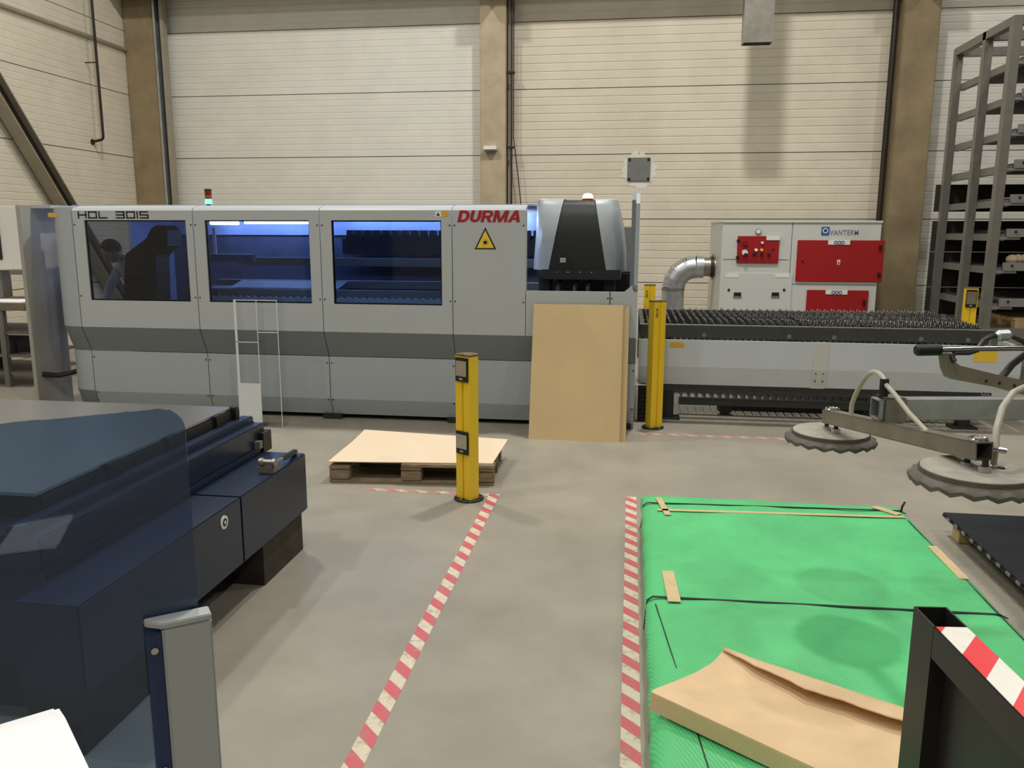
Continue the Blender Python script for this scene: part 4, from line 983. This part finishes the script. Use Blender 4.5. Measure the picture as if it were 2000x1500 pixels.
ev = hd(2085, 777); MB().bar(ev+fwd*.015, mB+Vector((0, 0, .05)), .05, .04).build('arm_tail', 'bracket', VL)

# ================================================================== storage rack, right
RK = thing('storage_rack', 'tall grey sheet storage rack with many tray levels by the wall', 'rack', (5.2, 10.7, 0))
RX, RY = 3.95, (9.9, 10.62, 11.5)
for y, wd in ((9.9, .11), (10.62, .09), (11.5, .09)):
    box(RX, RX+.09, y, y+wd, 0, 4.02).build('post', 'rack', RK, .003); box(6.9, 6.99, y, y+wd, 0, 4.02).build('post', 'rack', RK, .003)
    box(RX+.09, 6.9, y, y+.08, 3.92, 4.02).build('top_beam', 'rack', RK)
for x in (RX, 6.9): box(x, x+.09, 10.01, 11.5, 3.93, 4.02).build('side_beam', 'rack', RK)
levels = [3.60, 3.23, 2.86, 2.49, 2.12, 1.75, 1.38, .98]
for i, z in enumerate(levels):
    tr = box(RX+.13, 6.86, 9.93, 11.56, z-.012, z).build('tray', 'rack_dark', RK)
    box(RX+.16, 6.84, 9.88, 9.93, z-.045, z+.045).build('tray_front', 'rack_beam', tr); MB().cyl((RX+.24, 9.872, z+.01), (RX+.24, 9.882, z+.01), .014, n=10).build('front_hole', 'black', tr)
    box(RX+.09, RX+.15, 9.92, 11.56, z-.09, z-.012).build('side_runner', 'rack', tr); box(RX+.09, RX+.30, 9.90, 9.96, z-.075, z-.045).build('support_bracket', 'rack_beam', tr)
for z0, z1 in ((.62, 1.04), (1.045, 1.50), (1.505, 1.90), (2.02, 2.36)): box(3.90, 6.98, 11.60, 11.63, z0, z1).build('rear_panel', 'rack_dark', RK)  # dark backing added so the rack looks dark behind its trays
box(RX+.085, 6.905, 9.9, 9.98, .58, .69).build('bottom_beam', 'rack', RK); box(RX+.085, 6.905, 11.5, 11.58, .58, .69).build('bottom_beam', 'rack', RK)
for x in (4.36, 4.87, 5.40): box(x, x+.06, 9.978, 11.502, .62, .69).build('cross_bar', 'rack', RK)
for k, (z, mt) in enumerate(((2.49, 'black_sheet'), (1.75, 'black_sheet'), (2.12, 'sheet_metal'), (.98, 'sheet_metal'))):
    tag(box(RX+.30, 6.6, 9.98, 11.4, z, z+.03).build('sheet_stack', mt), ['dark steel sheets on an upper tray of the storage rack', 'dark steel sheets on the tray above the bundled white material', 'bright steel sheets on a middle tray of the storage rack', 'bright steel sheets on the lowest tray of the storage rack'][k], 'steel sheets', 'sheets in the storage rack')
b = MB(); rr = random.Random(3)
for k in range(12): b.sphere((RX+.30+k*.07, 10.05+rr.uniform(-.03, .03), 1.445+rr.uniform(-.01, .03)), .06+rr.uniform(0, .02), .07, .055, 10, 6)
tag(b.build('plastic_bundle', 'cardboard_pale', smooth=True), 'crumpled white plastic bundle on a storage rack tray', 'bundle')
t = thing('rack_pallet', 'pale wooden pallet lying in the bottom of the storage rack', 'pallet', (4.8, 10.2, .69))
for k in range(5): box(4.30, 5.5, 9.95+k*.17, 10.08+k*.17, .779, .805).build('top_board', 'wood_pale', t, .003)
for x in (4.32, 4.83, 5.36):
    box(x, x+.12, 9.95, 10.75, .76, .78).build('stringer_board', 'wood_pale', t)
    for y in (9.95, 10.3, 10.65): box(x, x+.12, y, y+.1, .689, .761).build('block', 'wood_pale', t)

# ================================================================== terminal and workbench, far left
t = thing('control_terminal', 'white control cabinet with a dark screen beyond the side plate of the laser machine', 'cabinet', (-7.3, 8.6, .98))
box(-7.9, -6.80, 8.5, 8.85, 1.30, 2.02).build('cabinet_body', 'white', t, .01); box(-7.75, -7.07, 8.485, 8.50, 1.42, 1.93).build('screen', 'screen', t)
box(-7.4, -7.2, 8.6, 8.75, .98, 1.30).build('stand', 'steel_grey', t); box(-7.0, -6.84, 8.49, 8.53, 1.25, 1.30).build('handle', 'steel_grey', t)
t = thing('workbench', 'steel workbench with shelves under the control cabinet', 'workbench', (-7.3, 8.65, 0))
box(-8.1, -6.62, 8.2, 9.1, .87, .955).build('bench_top', 'bracket', t, .004)
for x in (-8.08, -6.98):
    for y in (8.22, 9.02): box(x, x+.06, y, y+.06, 0, .87).build('leg', 'rack', t)
for z in (.60, .34, .14): box(-8.05, -6.66, 8.24, 9.06, z, z+.03).build('shelf', 'rack', t)
tag(box(-7.6, -6.70, 8.22, 8.6, .955, .968).build('paper_sheet', 'paper'), 'white papers on the steel workbench by the control cabinet', 'paper')
tag(MB().sphere((-6.85, 8.75, 1.0), .05, .05, .046).build('cloth_ball', 'blue_ink', smooth=True), 'small blue ball of cloth on the steel workbench', 'cloth')
# dark tool boxes on the shelves
for x, z, s in ((-7.6, .63, .2), (-7.1, .37, .18), (-7.5, .17, .15)):
    t2 = thing('tool_box', {.63: 'dark tool box on the top workbench shelf', .37: 'dark tool box on the middle workbench shelf', .17: 'dark tool box on the lowest workbench shelf'}[z], 'box', (x, 8.5, z), 'tool boxes in the workbench')
    box(x-.15, x+.2, 8.35, 8.7, z, z+s*.75).build('case', 'black', t2, .01); box(x-.15, x+.2, 8.35, 8.7, z+s*.755, z+s*.9).build('lid', 'navy_dark', t2, .01)

# ================================================================== person inside the machine door
def person():
    P = thing('person', 'person in a white shirt bending over, seen through the first machine window', 'person', (-5.22, 8.2, 0))
    j = {'pel': (-5.18, 8.28, .95), 'sp': (-5.19, 8.22, 1.12), 'ch': (-5.22, 8.12, 1.30), 'nk': (-5.27, 8.03, 1.43), 'hb': (-5.30, 7.98, 1.49),
         'ls': (-5.40, 8.12, 1.34), 'le': (-5.46, 7.98, 1.10), 'lw': (-5.36, 7.80, .98), 'rs': (-5.04, 8.14, 1.34), 're': (-4.98, 7.98, 1.10), 'rw': (-5.06, 7.78, .98),
         'lh': (-5.28, 8.28, .90), 'lk': (-5.29, 8.22, .50), 'la': (-5.29, 8.27, .09), 'lt': (-5.30, 8.10, .04), 'rh': (-5.08, 8.28, .90), 'rk': (-5.08, 8.20, .50), 'ra': (-5.08, 8.27, .09), 'rt': (-5.07, 8.10, .04)}
    rad = {'pel': (.15, .11), 'sp': (.14, .105), 'ch': (.16, .12), 'nk': (.055, .055), 'hb': (.055, .06), 'ls': (.065, .065), 'le': (.045, .045), 'lw': (.03, .03), 'rs': (.065, .065), 're': (.045, .045), 'rw': (.03, .03),
           'lh': (.095, .095), 'lk': (.062, .062), 'la': (.042, .042), 'lt': (.038, .03), 'rh': (.095, .095), 'rk': (.062, .062), 'ra': (.042, .042), 'rt': (.038, .03)}
    ed = [('pel', 'sp'), ('sp', 'ch'), ('ch', 'nk'), ('nk', 'hb'), ('ch', 'ls'), ('ls', 'le'), ('le', 'lw'), ('ch', 'rs'), ('rs', 're'), ('re', 'rw'), ('pel', 'lh'), ('lh', 'lk'), ('lk', 'la'), ('la', 'lt'), ('pel', 'rh'), ('rh', 'rk'), ('rk', 'ra'), ('ra', 'rt')]
    for sd, wpt, sx in (('l', 'lw', -1), ('r', 'rw', 1)):
        wv = Vector(j[wpt]); pm = wv+Vector((.02*-sx, -.05, -.02)); j[sd+'p'] = tuple(pm); rad[sd+'p'] = (.03, .02); ed.append((wpt, sd+'p'))
        for k in range(5):
            o_ = (k-2)*.016; base = pm+Vector((o_, -.035 if k else .0, -.01)); tip = base+Vector((o_*.5-(.02*sx if k == 0 else 0), -.03-.006*(2-abs(k-2)), -.02))
            j[f'{sd}f{k}'] = tuple(base); j[f'{sd}g{k}'] = tuple(tip); rad[f'{sd}f{k}'] = (.009, .009); rad[f'{sd}g{k}'] = (.008, .008)
            ed += [(sd+'p', f'{sd}f{k}'), (f'{sd}f{k}', f'{sd}g{k}')]
    names = list(j); me = bpy.data.meshes.new('b'); o0 = Vector((-5.22, 8.2, 0))
    me.from_pydata([tuple(Vector(j[n_])-o0) for n_ in names], [(names.index(a), names.index(c)) for a, c in ed], [])
    ob = bpy.data.objects.new('b', me); C.objects.link(ob); md_ = ob.modifiers.new('s', 'SKIN'); ob.modifiers.new('ss', 'SUBSURF').levels = 2
    for i, n_ in enumerate(names): me.skin_vertices[0].data[i].radius = rad[n_]; me.skin_vertices[0].data[i].use_root = (n_ == 'pel')
    dg = bpy.context.evaluated_depsgraph_get(); m2 = bpy.data.meshes.new_from_object(ob.evaluated_get(dg)); bpy.data.objects.remove(ob)
    # head joined into the body mesh
    bm = bmesh.new(); bm.from_mesh(m2)
    hm = MB().sphere((0, 0, 0), .078, .098, .118, 20, 14); hv = []
    for p in hm.v:
        v = Vector(p)
        if v.y < -.05: v.y -= .022*max(0, 1-abs(v.x)/.018)*max(0, 1-abs(v.z+.012)/.03)      # nose
        if v.y < -.04 and abs(abs(v.x)-.032) < .02 and abs(v.z-.01) < .018: v.y += .008           # eye sockets
        if v.z < -.06: v.x *= .85; v.y -= .008
        if abs(v.x) > .07 and abs(v.y) < .03 and abs(v.z) < .03: v.x *= 1.13                       # ears
        hv.append(v)
    Mh = Matrix.Translation(Vector((-5.335, 7.93, 1.53))-o0) @ Matrix.Rotation(R(-35), 4, 'Z') @ Matrix.Rotation(R(38), 4, 'X')
    vv = [bm.verts.new(Mh @ v) for v in hv]
    for q in hm.f: bm.faces.new([vv[i] for i in q])
    m3 = bpy.data.meshes.new('body'); bm.to_mesh(m3); bm.free()
    for mt in ('skin', 'shirt', 'trousers', 'black'): m3.materials.append(MATS[mt])
    for p in m3.polygons:
        p.use_smooth = True; c = p.center+o0
        if c.z < .1: p.material_index = 3
        elif c.z < .97 and c.y > 8.02: p.material_index = 2
        elif c.z > 1.44 or c.y < 7.84: p.material_index = 0
        else: p.material_index = 1
    bo = bpy.data.objects.new('body', m3); C.objects.link(bo); bo.parent = P; ORG[bo.name] = o0
    hr = MB().sphere((0, .014, .022), .088, .106, .112, 18, 12); V = []
    for p in hr.v:
        v = Vector(p)
        if v.y < -.03: v.y = max(v.y, -.06); v.z = max(v.z, .058)
        v.z = max(v.z, -.03); V.append(Mh @ v+o0)
    hr.v = [tuple(v) for v in V]; hr.build('hair', 'hair', P, smooth=True, label='short dark hair')
person()
